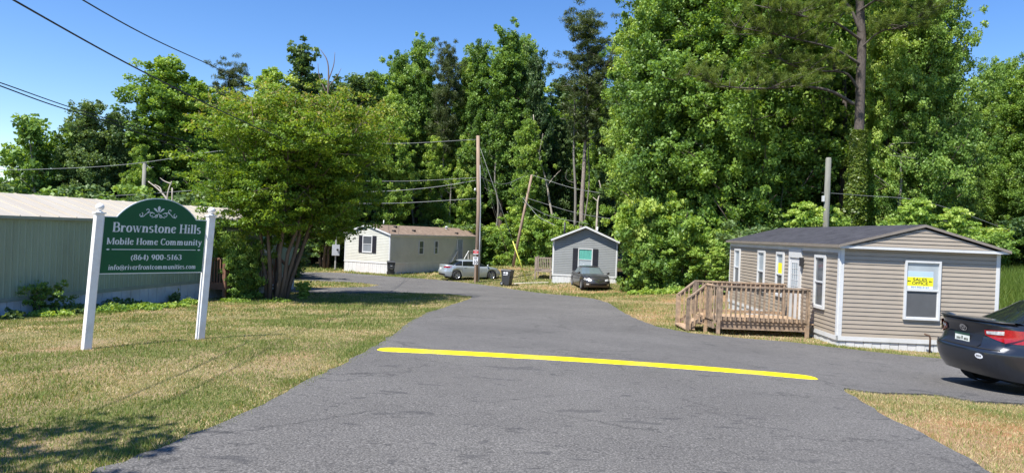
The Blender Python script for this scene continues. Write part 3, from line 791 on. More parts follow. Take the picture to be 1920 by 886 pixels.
railing(V2(SE, DY1), V2(SX, DY1), zs0 + .0, DZ - .02, RT - DZ, 4)
for y in (DY0 + .62, DY1): post(SE, y, zs0 - .1, zs0 + .93)
st = MB()
for i in range(2):
    zz = DZ - .16 * (i + 1); xx = SX - .28 * (i + 1)
    st.box(xx, xx + .28, DY0 + .62, DY1 - .02, zz - .035, zz); st.box(xx + .25, xx + .27, DY0 + .64, DY1 - .04, zz, zz + .13)
st.build('steps', WOOD, dk)

# --- cream home behind the bend -----------------------------------
A1 = (-13.6, 56.6); ang1 = math.atan2(-.446, .895)
zg1 = -2.17
R, FR, zs, ze = mobile_home('cream_mobile_home', A1[0], A1[1], ang1, 4.5, 14.8, zg1, -1.14, 1.08, .68, CREAM, ROOF_BROWN,
    'cream mobile home with brown shingle roof, black shutters and white skirting', exposure=.12, over=.12, fascia=.16, group=None)
z = lambda w: w - zg1
window(R, FR['end'], 1.83, 2.80, z(-.43), z(.92), WINGLASS, BLINDS, fw=.07, shutters=.36, label='end window between black shutters')
r = FR['right']
window(R, r, 3.95, 4.7, z(-.55), z(.65), WINGLASS, WINGLASS, fw=.07)
window(R, r, 6.35, 6.95, z(-.55), z(.65), WINGLASS, WINGLASS, fw=.07)
P0, U, Nn = r
d1 = MB(); obox(d1, P0, U, Nn, 10.25, 11.1, zs, z(.78), 0, .05); dd = d1.build('door', mat('blue_white_door', (.25, .3, .4), .4, var=.3, vscale=2), R)
d1 = MB()
for a in ((10.15, 10.24, zs, z(.86)), (11.11, 11.2, zs, z(.86)), (10.15, 11.2, z(.78), z(.88)),): obox(d1, P0, U, Nn, *a, 0, .07)
d1.build('trim', WHITE, R)
for (u_, v_) in ((1.0, .25), (2.4, .75), (3.6, .35), (9.0, .2), (12.0, .5)):
    vv = MB(); xx = 4.5 - 2.2 * v_; zz = ze + (4.5 - xx) / 2.25 * .68 + .05
    vv.box(xx - .12, xx + .12, u_ * 1.2 - .12, u_ * 1.2 + .12, zz, zz + .16); vv.build('roof_vent', BLACK, R)
vv = MB(); vv.tube([(2.3, 2.0, ze + .6), (2.3, 2.0, ze + 1.15)], .04); vv.build('roof_vent', WHITE, R)
vv = MB(); vv.tube([(2.8, 11.0, ze + .5), (2.8, 11.0, ze + .8), ], .09); vv.lathe([(.16, 0), (.16, .06), (.001, .1)], (2.8, 11.0, ze + .8)); vv.build('roof_vent', WHITE, R)
# landing with grey-white railing
ps_ = MB(); M1 = R.matrix_basis
lp = root('entry_landing', (A1[0] + math.sin(ang1) * 1.1, A1[1] - math.cos(ang1) * 1.1, zg1), ang1, 'small grey wooden landing with stair rail beside the cream home door', 'landing')
q = MB(); q.box(4.55, 5.9, 11.1, 13.2, zs - .12, zs - .02); q.build('floor', WOOD, lp)
GRW = mat('grey_painted_wood', (.42, .41, .38), .8)
q = MB()
for i in range(9): q.box(5.84, 5.88, 11.3 + i * .22, 11.34 + i * .22, zs, zs + .9)
q.beam((5.86, 11.2, zs + .92), (5.86, 13.2, zs + .92), .1, .04); q.build('railing', GRW, lp)
for (x_, y_) in ((5.86, 11.15), (5.86, 13.2), (4.65, 11.15)):
    q = MB(); q.box(x_ - .05, x_ + .05, y_ - .05, y_ + .05, -.3, zs + .95); q.build('post', GRW, lp)
q = MB(); q.beam((5.86, 11.15, zs + .9), (5.86, 9.9, .75), .05, .12); q.beam((4.7, 11.15, zs + .9), (4.7, 9.9, .75), .05, .12); q.build('handrail', WHITE, lp)
q = MB()
for i in range(4): q.box(4.7, 5.86, 9.9 + i * .3, 10.25 + i * .3, .1 + i * .24, .16 + i * .24)
q.build('steps', GRW, lp)
# electric meter pedestal left of the cream home
mp_ = root('meter_pedestal', (-14.6, 57.6, gz(-14.6, 57.6)), .4, 'pale grey electric meter box on a post left of the cream home', 'meter box')
q = MB(); q.box(-.05, .05, -.05, .05, -.1, 2.9); q.build('post', GRW, mp_)
q = MB(); q.box(-.3, .3, -.16, -.05, 1.25, 2.15); q.build('box', mat('grey_box_paint', (.55, .57, .6), .5), mp_)
q = MB(); q.lathe([(.001, -.27), (.08, -.26), (.09, -.16)], (.12, 0, 1.75), 'y', 12); q.build('meter', DARK, mp_)

# --- grey home ------------------------------------------------------
zg2 = -1.68
ang2 = -math.atan(.14)
R, FR, zs, ze = mobile_home('grey_mobile_home', 2.84, 47.4, ang2, 4.35, 13, zg2, -1.10, 1.25, .92, GREYV, mat('dark_roof', (.06, .055, .06), .85), 
    'blue grey mobile home with white gable trim and teal curtained window', exposure=.12, over=.34, fascia=.12)
z = lambda w: w - zg2
window(R, FR['end'], 1.72, 2.70, z(-.80), z(.72), CURTAIN, PALEPANE, fw=.06, shutters=.34, label='window with a teal curtain in its upper half')
vv = MB(); vv.tube([(.45, 4.5, ze), (.45, 4.5, ze + 1.3)], .07); vv.build('vent_pipe', DARK, R)
vv = MB(); vv.tube([(2.9, 3.0, ze + .5), (2.9, 3.0, ze + 1.0)], .06); vv.build('roof_vent', WHITE, R)
# its side deck
sd = root('side_deck', (1.95, 49.6, gz(1.95, 49.6)), ang2, 'small grey weathered deck at the left side of the grey home', 'deck')
GD = mat('old_grey_wood', (.26, .21, .17), .9, var=.3, vscale=4)
q = MB(); q.box(-.25, .95, 0, 2.2, .55, .65); q.build('floor', GD, sd)
for (x_, y_) in ((-.2, .05), (.9, .05), (-.2, 2.1)):
    q = MB(); q.box(x_ - .05, x_ + .05, y_ - .05, y_ + .05, -.2, 1.62); q.build('post', GD, sd)
q = MB(); q.box(-.2, .9, .03, .07, 1.52, 1.6); q.box(-.2, .9, .03, .07, .72, .8)
for i in range(8): q.box(-.15 + i * .13, -.09 + i * .13, .0, .03, .7, 1.55)
q.box(-.22, -.18, .05, 2.1, 1.52, 1.6)
for i in range(13): q.box(-.225, -.195, .15 + i * .15, .21 + i * .15, .7, 1.55)
q.build('railing', GD, sd)

# --- green home on the left ----------------------------------------
zg3 = -1.30
ang3 = -math.atan2(.2045, .979)
E0 = Vector((-10.25, 32.9)); d3 = Vector((.2045, .979)).normalized(); L3 = 19.5
S0 = E0 - d3 * L3; nW = Vector((-d3.y, d3.x)); W3 = 4.2
C0 = S0 + nW * W3
R, FR, zs, ze = mobile_home('green_mobile_home', C0.x, C0.y, ang3, W3, L3, zg3, -.64, 1.50, .62, GREENM, ROOF_METAL,
    'long pale green ribbed metal mobile home with a cream roof behind the sign', over=.10, kind='rib', fascia=.06, trim=mat('dull_green_trim', (.22, .27, .23), .6), skirt_mat=mat('blue_white_skirting', (.50, .55, .60), .6, var=.1, dirt=(.2, .2, .17, .6), dscale=1.5))
r = FR['right']; P0, U, Nn = r
q = MB()
for i in range(33):
    yy = -.08 + i * (L3 + .16) / 32
    for xa, xb in ((W3 / 2, W3 + .1),(-.1,W3/2)):
        za = ze + .03 + (W3 / 2 - abs(xa - W3 / 2)) * .62 / (W3 / 2) + .05; zb = ze + .03 + (W3 / 2 - abs(xb - W3 / 2)) * .62 / (W3 / 2) + .05
        q.beam((xa, yy, za + .01), (xb, yy, zb + .01), .03, .02)
q.build('roof_seam', ROOF_METAL, R)
window(R, r, 10.8, 11.8, zs + .95, zs + 1.85, WINGLASS, WINGLASS, fw=.06)
window(R, r, 16.4, 17.4, zs + .95, zs + 1.85, WINGLASS, BLINDS, fw=.06)
q = MB(); obox(q, P0, U, Nn, 14.0, 14.9, zs, zs + 1.95, 0.02, .06); dd = q.build('door', WHITE, R)
q = MB(); obox(q, P0, U, Nn, 14.2, 14.7, zs + 1.1, zs + 1.7, .06, .07); q.build('pane', WINGLASS, dd)
# red-brown porch
gd = root('porch', (S0.x, S0.y, zg3 - .12), ang3, 'red brown painted wooden porch behind the crepe myrtle', 'porch')
py0, py1, pd, pf = 12.75, 16.3, .95, .72
q = MB(); q.box(.05, pd, py0, py1, pf - .05, pf); q.box(.02, pd + .02, py0 - .03, py0, pf - .26, pf); q.box(pd, pd + .03, py0, py1, pf - .26, pf); q.build('floor', REDWOOD, gd)
for (x_, y_) in ((pd - .05, py0), (.1, py0), (pd - .05, py0 + 1.75), (pd - .05, py1)):
    q = MB(); q.box(x_ - .05, x_ + .05, y_ - .05, y_ + .05, -.3, pf + .95); q.build('post', REDWOOD, gd)
q = MB(); q.box(.05, pd + .02, py0 - .05, py0 + .05, pf + .88, pf + .93); q.box(pd - .1, pd + .02, py0, py1, pf + .88, pf + .93)
for i in range(7): q.box(.1 + i * .12, .14 + i * .12, py0 - .05, py0 - .02, pf - .05, pf + .88)
for i in range(27): q.box(pd - .01, pd + .02, py0 + .1 + i * .13, py0 + .14 + i * .13, pf - .05, pf + .88)
q.build('railing', REDWOOD, gd)
q = MB(); q.beam((pd, py1, pf + .9), (pd, py1 + 1.6, .3 + .5), .09, .1); q.beam((.2, py1, pf + .9), (.2, py1 + 1.6, .3 + .5), .09, .1); q.build('handrail', REDWOOD, gd)
q = MB()
for i in range(4): q.box(.1, pd, py1 + i * .3, py1 + .3 + i * .3, pf - .25 - i * .2, pf - .2 - i * .2)
q.build('steps', REDWOOD, gd)

# ------------------------------------------------------------------ serif lettering drawn with a broad pen
def ell(cx, cy, rx, ry, a0, a1, n=None):
    n = n or max(5, int(abs(a1 - a0) / 14))
    return [(cx + rx * math.cos(rad(a0 + (a1 - a0) * i / n)), cy + ry * math.sin(rad(a0 + (a1 - a0) * i / n))) for i in range(n + 1)]
TK, TN = .195, .07
XH = .68
def S(x, y0, y1): return ('s', x, y0, y1)        # stem
def H(x, y, w=.2): return ('h', x, y, w)         # serif
def P(pts, f=1.0): return ('p', pts, f)
def stem(x, y0, y1, w=.17): return [S(x, y0, y1), H(x, y0 + .022, w), H(x, y1 - .022, w)]
def ibody(x): return [S(x, 0, XH), H(x, .022, .16), ('h', x - .05, XH - .022, .10)]
def lbody(x, top=1.0): return [S(x, 0, top), H(x, .022, .16), ('h', x - .05, top - .022, .10)]
def dot(x, y, r=.085): return ('d', x, y, r)
GL = {
 'B': (.80, stem(.17, 0, 1, .16) + [P([(.17, .975)] + ell(.40, .75, .21, .225, 90, -90) + [(.17, .525)]), P([(.17, .525)] + ell(.43, .275, .25, .25, 90, -90) + [(.17, .025)])]),
 'H': (.92, stem(.2, 0, 1, .18) + stem(.72, 0, 1, .18) + [('b', .2, .72, .5)]),
 'M': (1.12, stem(.15, 0, 1, .12) + stem(.93, 0, 1, .16) + [('q', (.12, 1), (.52, .08), .19), ('q', (.52, .08), (.88, 1), .06)]),
 'C': (.80, [P(ell(.46, .5, .32, .475, 45, 318)), ('q', (.70, .98), (.70, .72), .05)]),
 'r': (.56, ibody(.15) + [P([(.2, .42)] + ell(.36, .48, .13, .17, 150, 70), .55), dot(.45, .57)]),
 'o': (.66, [P(ell(.32, .34, .22, .315, 0, 360, 20))]),
 'w': (.96, [('q', (.10, XH), (.30, 0), .15), ('q', (.30, 0), (.48, XH), .05), ('q', (.44, XH), (.64, 0), .15), ('q', (.64, 0), (.82, XH), .05), H(.1, XH - .022, .13), H(.46, XH - .022, .12), H(.83, XH - .022, .1)]),
 'v': (.66, [('q', (.12, XH), (.34, 0), .16), ('q', (.34, 0), (.54, XH), .05), H(.12, XH - .022, .13), H(.54, XH - .022, .11)]),
 'y': (.66, [('q', (.12, XH), (.34, .02), .16), P([(.54, XH), (.34, .02), (.24, -.24), (.14, -.26)], .4), dot(.12, -.2, .07), H(.12, XH - .022, .13), H(.54, XH - .022, .11)]),
 'n': (.74, ibody(.17) + [P([(.2, .44)] + ell(.40, .44, .15, .2, 150, 0) + [(.55, 0)]), H(.55, .022, .15)]),
 'm': (1.08, ibody(.17) + [P([(.2, .44)] + ell(.37, .44, .13, .2, 150, 0) + [(.50, 0)]), H(.50, .022, .14), P([(.53, .44)] + ell(.70, .44, .13, .2, 150, 0) + [(.83, 0)]), H(.83, .022, .15)]),
 'u': (.74, [P([(.17, XH)] + [(.17, .2)] + ell(.32, .2, .15, .18, 180, 340)), S(.55, 0, XH), ('h', .12, XH - .022, .09), ('h', .50, XH - .022, .09), ('h', .60, .022, .09)]),
 's': (.54, [P(ell(.26, .51, .155, .15, 40, 250) + ell(.26, .185, .165, .165, 75, -145), .85)]),
 't': (.46, [S(.2, .1, .86), P([(.2, .14)] + ell(.31, .14, .11, .12, 180, 320), .7), ('b', -.02, .38, .66)]),
 'e': (.60, [P(ell(.31, .34, .215, .315, 25, 325, 18)), P([(.13, .39), (.50, .39)])]),
 'i': (.36, ibody(.17) + [dot(.17, .90, .09)]),
 'l': (.36, lbody(.17)),
 'b': (.70, lbody(.15) + [P(ell(.36, .34, .20, .315, 150, -150, 16))]),
 'f': (.44, [S(.18, 0, .80), H(.19, .022, .16), P([(.18, .78)] + ell(.31, .80, .13, .17, 180, 55), .8), dot(.39, .88, .07), ('b', -.02, .38, .66)]),
 'c': (.58, [P(ell(.31, .34, .21, .315, 55, 310)), dot(.44, .52, .07)]),
 'a': (.62, [P(ell(.26, .50, .14, .15, 150, 0) + [(.42, 0)]), P(ell(.25, .17, .15, .15, 60, 340)), ('h', .48, .022, .08)]),
 '@': (1.08, [P(ell(.52, .36, .42, .50, -50, 300, 26), .5), P(ell(.50, .38, .17, .22, 0, 360, 14), .7), P([(.70, .60), (.66, .2), (.80, .16), (.90, .3)], .5)]),
 '.': (.30, [dot(.14, .08, .09)]),
 '-': (.42, [('b2', .06, .36, .33)]),
 '(': (.42, [P(ell(.62, .36, .46, .62, 125, 235), .7)]),
 ')': (.42, [P(ell(-.20, .36, .46, .62, 55, -55), .7)]),
 '0': (.62, [P(ell(.31, .5, .20, .475, 0, 360, 20))]),
 '9': (.62, [P(ell(.30, .67, .19, .305, 0, 360, 18)), P(ell(.16, .62, .33, .60, 0, -85), .8)]),
 '6': (.62, [P(ell(.32, .31, .19, .285, 0, 360, 18)), P(ell(.46, .38, .33, .60, 180, 95), .8)]),
 '8': (.62, [P(ell(.31, .75, .165, .225, 0, 360, 16), .85), P(ell(.31, .265, .20, .24, 0, 360, 16), .95)]),
 '4': (.62, [S(.42, 0, 1), ('q', (.44, .98), (.06, .30), .05), ('b2', .05, .58, .28)]),
 '5': (.62, [P([(.17, .96), (.15, .56)], .45), ('b3', .14, .52, .90), P([(.15, .56)] + ell(.27, .30, .24, .28, 100, -125), .9), dot(.12, .13, .07)]),
 '1': (.50, [S(.27, 0, 1), H(.27, .022, .17), ('q', (.1, .86), (.27, .97), .06)]),
 '3': (.62, [P(ell(.27, .74, .19, .235, 150, -75), .85), P(ell(.27, .27, .23, .25, 85, -140), .95), dot(.11, .17, .07)]),
 ' ': (.32, []),
}
def pen(out, pts, f=1.0, const=None):
    n = len(pts)
    closed = n > 4 and abs(pts[0][0] - pts[-1][0]) < 1e-6 and abs(pts[0][1] - pts[-1][1]) < 1e-6
    L, R_ = [], []
    for i, (x, y) in enumerate(pts):
        a = pts[i - 1] if i else (pts[-2] if closed else pts[0]); b = pts[i + 1] if i < n - 1 else (pts[1] if closed else pts[-1])
        dx, dy = b[0] - a[0], b[1] - a[1]; l = math.hypot(dx, dy) or 1
        w = const if const else (TN + (TK - TN) * abs(dy / l) ** 1.4 * f) 
        nx, ny = -dy / l * w / 2, dx / l * w / 2
        L.append((x + nx, y + ny)); R_.append((x - nx, y - ny))
    for i in range(n - 1): out.append([L[i], R_[i], R_[i + 1], L[i + 1]])
def glyph_polys(ch):
    w, items = GL[ch]; out = []
    rect = lambda x0, y0, x1, y1: out.append([(x0, y0), (x1, y0), (x1, y1), (x0, y1)])
    for it in items:
        k = it[0]
        if k == 's': rect(it[1] - TK / 2, it[2], it[1] + TK / 2, it[3])
        elif k == 'h': rect(it[1] - it[3], it[2] - .022, it[1] + it[3], it[2] + .022)
        elif k == 'b': rect(it[1], it[3] - .025, it[2], it[3] + .025)
        elif k == 'b2': rect(it[1], it[3] - .055, it[2], it[3] + .055)
        elif k == 'b3': rect(it[1], it[3] - .06, it[2], it[3] + .06)
        elif k == 'q':
            (x0, y0), (x1, y1), t_ = it[1:]; h = t_ / 2; out.append([(x0 - h, y0), (x0 + h, y0), (x1 + h, y1), (x1 - h, y1)])
        elif k == 'd': 
            c = [(it[1] + it[3] * math.cos(a * PI / 4), it[2] + it[3] * math.sin(a * PI / 4)) for a in range(8)]; out.append(c)
        elif k == 'p': pen(out, it[1], it[2])
    return w, out
def lay_text(mb, s, u0, u1, v0, cap, to3):
    tot = sum(GL[c][0] for c in s); sc = (u1 - u0) / tot; x = 0; k = 0
    for ch in s:
        w, polys = glyph_polys(ch)
        for pl in polys:
            k += 1
            pts = [to3(u0 + (x + px_) * sc, v0 + py_ * cap, (k % 7) * .00012) for px_, py_ in pl]
            mb.add(pts, [tuple(range(len(pts)))])
        x += w

# ------------------------------------------------------------------ community sign
SGREEN = mat('green_sign_face', (0.006, 0.085, 0.032), 0.45, var=.06, spec=.25)
SLET = mat('silver_white_lettering', (0.62, 0.66, 0.68), .5, var=.03)
PVC = mat('white_post_vinyl', (0.80, 0.80, 0.80), .4, var=.03, vscale=3, dirt=(.42, .34, .26, .5), dscale=3)
sx, sy = -6.08, 10.0; ex, ey = -4.98, 11.2
Ls = math.hypot(ex - sx, ey - sy); azs = math.atan2(ey - sy, ex - sx)
sgn = root('community_sign', (sx, sy, 0), azs, 'green arched community sign with silver lettering between two leaning white posts', 'sign')
KS = .055                        # posts lean along the sign
def sh(x, y, z): return (x + KS * (z + .3), y, z)
def shear_mesh(mb): mb.v = [sh(*p) for p in mb.v]; return mb
zb, zt = EYE - .835, EYE + .015
for px_, pz0, pz1 in ((0, gz(sx, sy) - .3, EYE + .045), (Ls, gz(ex, ey) - .3, EYE + .075)):
    q = MB(); s = .058; b = .012
    ring = [(-s + b, -s), (s - b, -s), (s, -s + b), (s, s - b), (s - b, s), (-s + b, s), (-s, s - b), (-s, -s + b)]
    q.add([(px_ + a, c, zz) for zz in (pz0, pz1) for a, c in ring], [tuple(reversed(range(8))), tuple(range(8, 16))] + [(i, (i + 1) % 8, 8 + (i + 1) % 8, 8 + i) for i in range(8)])
    pst = shear_mesh(q).build('post', PVC, sgn)
    q = MB(); q.box(px_ - .072, px_ + .072, -.072, .072, pz1, pz1 + .022); shear_mesh(q).build('post_cap', PVC, pst)
    q = MB(); q.lathe([(.05, 0), (.048, .008), (.026, .016), (.024, .026), (.042, .036), (.055, .055), (.059, .075), (.054, .097), (.040, .115), (.020, .127), (.001, .131)], (px_, 0, pz1 + .022), 'z', 16); shear_mesh(q).build('finial', PVC, pst)
# panel outline
pw0, pw1 = .06, Ls - .06; PW = pw1 - pw0
def outline(ins):
    pts = [(pw0 + ins, zb + ins), (pw1 - ins, zb + ins), (pw1 - ins, zt - ins)]
    ua, ub = pw0 + .115 * PW, pw0 + .885 * PW; cx = (ua + ub) / 2; hw = (ub - ua) / 2 - ins * .4; hh = .305
    r_ = (hw * hw + hh * hh) / (2 * hh); a0 = math.asin(hw / r_)
    for i in range(25):
        a = a0 - 2 * a0 * i / 24; pts.append((cx + r_ * math.sin(a), zt - ins + hh - r_ + r_ * math.cos(a)))
    pts.append((pw0 + ins, zt - ins)); return pts
def slab(pts, y0, y1, m, name, par):
    q = MB(); n = len(pts); q.add([(x, y0, z_) for x, z_ in pts] + [(x, y1, z_) for x, z_ in pts], [tuple(range(n)), tuple(reversed(range(n, 2 * n)))] + [(i, n + i, n + (i + 1) % n, (i + 1) % n) for i in range(n)])
    return shear_mesh(q).build(name, m, par)
slab(outline(0), -.012, .012, SLET, 'panel_border', sgn)
slab(outline(.014), -.0145, .0145, SGREEN, 'panel', sgn)
to3 = lambda u, v, dz=0: (lambda a: sh(a[0], a[1], a[2]))((pw0 + u * PW, -.0152 - dz, zb + v * .85))
for txt, u0, u1, v0, cap in (('Brownstone Hills', .085, .945, .755 - .02, .165), ('Mobile Home Community', .045, .965, .515, .115), ('(864) 900-5163', .27, .77, .245, .095), ('info@riverfrontcommunities.com', .08, .925, .075, .088)):
    q = MB(); lay_text(q, txt, u0, u1, v0, cap, to3); q.build('lettering', SLET, sgn)
q = MB()
q.add([to3(.095, .422), to3(.905, .422), to3(.905, .435), to3(.095, .435)], [(0, 1, 2, 3)])
for c in (.062, .938): q.add([to3(c - .018, .4285), to3(c, .412), to3(c + .018, .4285), to3(c, .445)], [(0, 1, 2, 3)])
q.build('rule_line', SLET, sgn)
# scroll ornament
q = MB(); polys = []
def spiral(cx, cy, r0, r1, a0, a1, n=22): return [(cx + (r0 + (r1 - r0) * i / n) * math.cos(rad(a0 + (a1 - a0) * i / n)), cy + (r0 + (r1 - r0) * i / n) * math.sin(rad(a0 + (a1 - a0) * i / n))) for i in range(n + 1)]
for s in (-1, 1):
    for pts in (spiral(1.62, .16, .05, .22, 60, -250) , spiral(1.05, .62, .05, .2, -30, 270), spiral(.62, .16, .05, .24, 200, 560 - 90), spiral(.22, .1, .05, .17, 0, 300)):
        pen(polys, [(s * x, y) for x, y in pts], const=.062)
    pen(polys, [(s * x, y) for x, y in [(1.62, -.06), (1.35, .02), (1.15, .25), (.9, .42), (.6, .42), (.38, .3)]], const=.065)
    pen(polys, [(s * x, y) for x, y in [(.62, -.08), (.4, -.02), (.15, .14), (.0, .3)]], const=.06)
    polys.append([(s * x, y) for x, y in [(.06, .42), (.2, .50), (.46, .72), (.50, .82), (.42, .86), (.28, .80), (.14, .6)]])
polys.append([(0, .38), (.07, .6), (.13, .85), (.10, .98), (0, 1.08), (-.10, .98), (-.13, .85), (-.07, .6)])
for k, pl in enumerate(polys):
    q.add([to3(.5 + x * .105, 1.0 + .02 + y * .185, (k % 5) * .0001) for x, y in pl], [tuple(range(len(pl)))])
q.build('scroll_ornament', SLET, sgn)

# ------------------------------------------------------------------ cars
RED = mat('red_lamp_lens', (0.30, 0.006, 0.010), .15, var=.25, vscale=25, coat=.5)
CLEAR = mat('clear_lamp_lens', (0.62, 0.64, 0.66), .15, .3, var=.35, vscale=30)
AUTOGLASS = mat('dark_car_glass', (0.010, 0.013, 0.014), .03, var=.1, spec=.5)
AUTOGLASS2 = mat('greenish_car_glass', (0.035, 0.05, 0.045), .03, var=.1, spec=.9, coat=.6)
ALLOY = mat('alloy_wheel', (0.45, 0.46, 0.48), .3, .8)
UNDER = mat('car_underside', (0.01, 0.01, 0.01), .9)
class Shell:
    def __init__(s, n, xr, xf, w, zl, zt, crown, bow=.05):
        s.n, s.xr, s.xf, s.w, s.zl, s.zt, s.crown, s.bow = n, xr, xf, w, zl, zt, crown, bow
    def yn(s, xn): return max(0., 1 - abs(xn) ** s.n) ** (1 / s.n)
    def pt(s, xn, v, side, yn=None):
        a, b = s.xr(v), s.xf(v); xc, hl = (a + b) / 2, (b - a) / 2
        yn = s.yn(xn) if yn is None else yn
        xx = xc + hl * xn
        xx -= (1 if xn > 0 else -1) * s.bow * yn * yn * min(1, abs(xn)) ** 8
        z0, z1 = s.zl(xx), s.zt(xx)
        return (xx, side * s.w(v, xx) * yn, z0 + (z1 - z0) * v)
    def v_of(s, xx, z): z0, z1 = s.zl(xx), s.zt(xx); return min(1, max(0, (z - z0) / (z1 - z0)))
    def end_pt(s, e, y, z, d=0.):
        """point on the rear (e=-1) or front (+1) at lateral y, height z"""
        v = .5; xn = e
        for _ in range(6):
            x = s.pt(xn, v, 1)[0]; v = s.v_of(x, z); yn = min(.99999, abs(y) / s.w(v, x)); xn = e * (1 - yn ** s.n) ** (1 / s.n)
        p = s.pt(xn, v, 1 if y >= 0 else -1)
        return (p[0] + e * d, p[1], z)
    def side_pt(s, side, x, z, d=0.):
        v = s.v_of(x, z); a, b = s.xr(v), s.xf(v); xc, hl = (a + b) / 2, (b - a) / 2
        xn = max(-.99999, min(.99999, (x - xc) / hl)); p = s.pt(xn, v, side)
        return (x, p[1] + side * d, z)
    def mesh(s, xs, nv, cap=True, ncap=12):
        mb = MB(); vs = []
        K = len(xs)
        for side in (-1, 1):
            for xn in xs:
                for j in range(nv + 1): vs.append(s.pt(xn, j / nv, side))
        fs = []
        for si in range(2):
            o = si * K * (nv + 1)
            for i in range(K - 1):
                for j in range(nv):
                    q = (o + i * (nv + 1) + j, o + (i + 1) * (nv + 1) + j, o + (i + 1) * (nv + 1) + j + 1, o + i * (nv + 1) + j + 1)
                    fs.append(q if si == 0 else q[::-1])
        mb.add(vs, fs, 0, True)
        vs = []
        for xn in xs:
            p = s.pt(xn, 1, 1); yn = s.yn(xn)
            for k in range(ncap + 1):
                u = -1 + 2 * k / ncap
                vs.append((p[0], p[1] * u, p[2] + s.crown(p[0]) * (1 - abs(u) ** 2.5) * min(1, yn * 1.05)))
        mb.add(vs, [(i * (ncap + 1) + k, (i + 1) * (ncap + 1) + k, (i + 1) * (ncap + 1) + k + 1, i * (ncap + 1) + k + 1) for i in range(K - 1) for k in range(ncap)], 0, True)
        return mb
def weld(o, dist=.0015):
    bm_ = bmesh.new(); bm_.from_mesh(o.data); bmesh.ops.remove_doubles(bm_, verts=bm_.verts, dist=dist); bmesh.ops.recalc_face_normals(bm_, faces=bm_.faces)
    for f in bm_.faces: f.smooth = True
    bm_.to_mesh(o.data); bm_.free(); o.data.update(); return o
def grid_patch(fn, cols, rows, name, m, parent, smooth=True):
    """fn(i/cols, j/rows) -> point"""
    q = MB(); vs = [fn(i / cols, j / rows) for i in range(cols + 1) for j in range(rows + 1)]
    q.add(vs, [(i * (rows + 1) + j, (i + 1) * (rows + 1) + j, (i + 1) * (rows + 1) + j + 1, i * (rows + 1) + j + 1) for i in range(cols) for j in range(rows)], 0, smooth)
    return q.build(name, m, parent) if name else q
def lerp(a, b, t_): return a + (b - a) * t_
def pw(pts):
    xs = [p[0] for p in pts]; ys = [p[1] for p in pts]
    return lambda x: float(np.interp(x, xs, ys))
def spw(pts):
    f = pw(pts); return lambda x: (f(x - .06) + f(x) * 2 + f(x + .06)) / 4
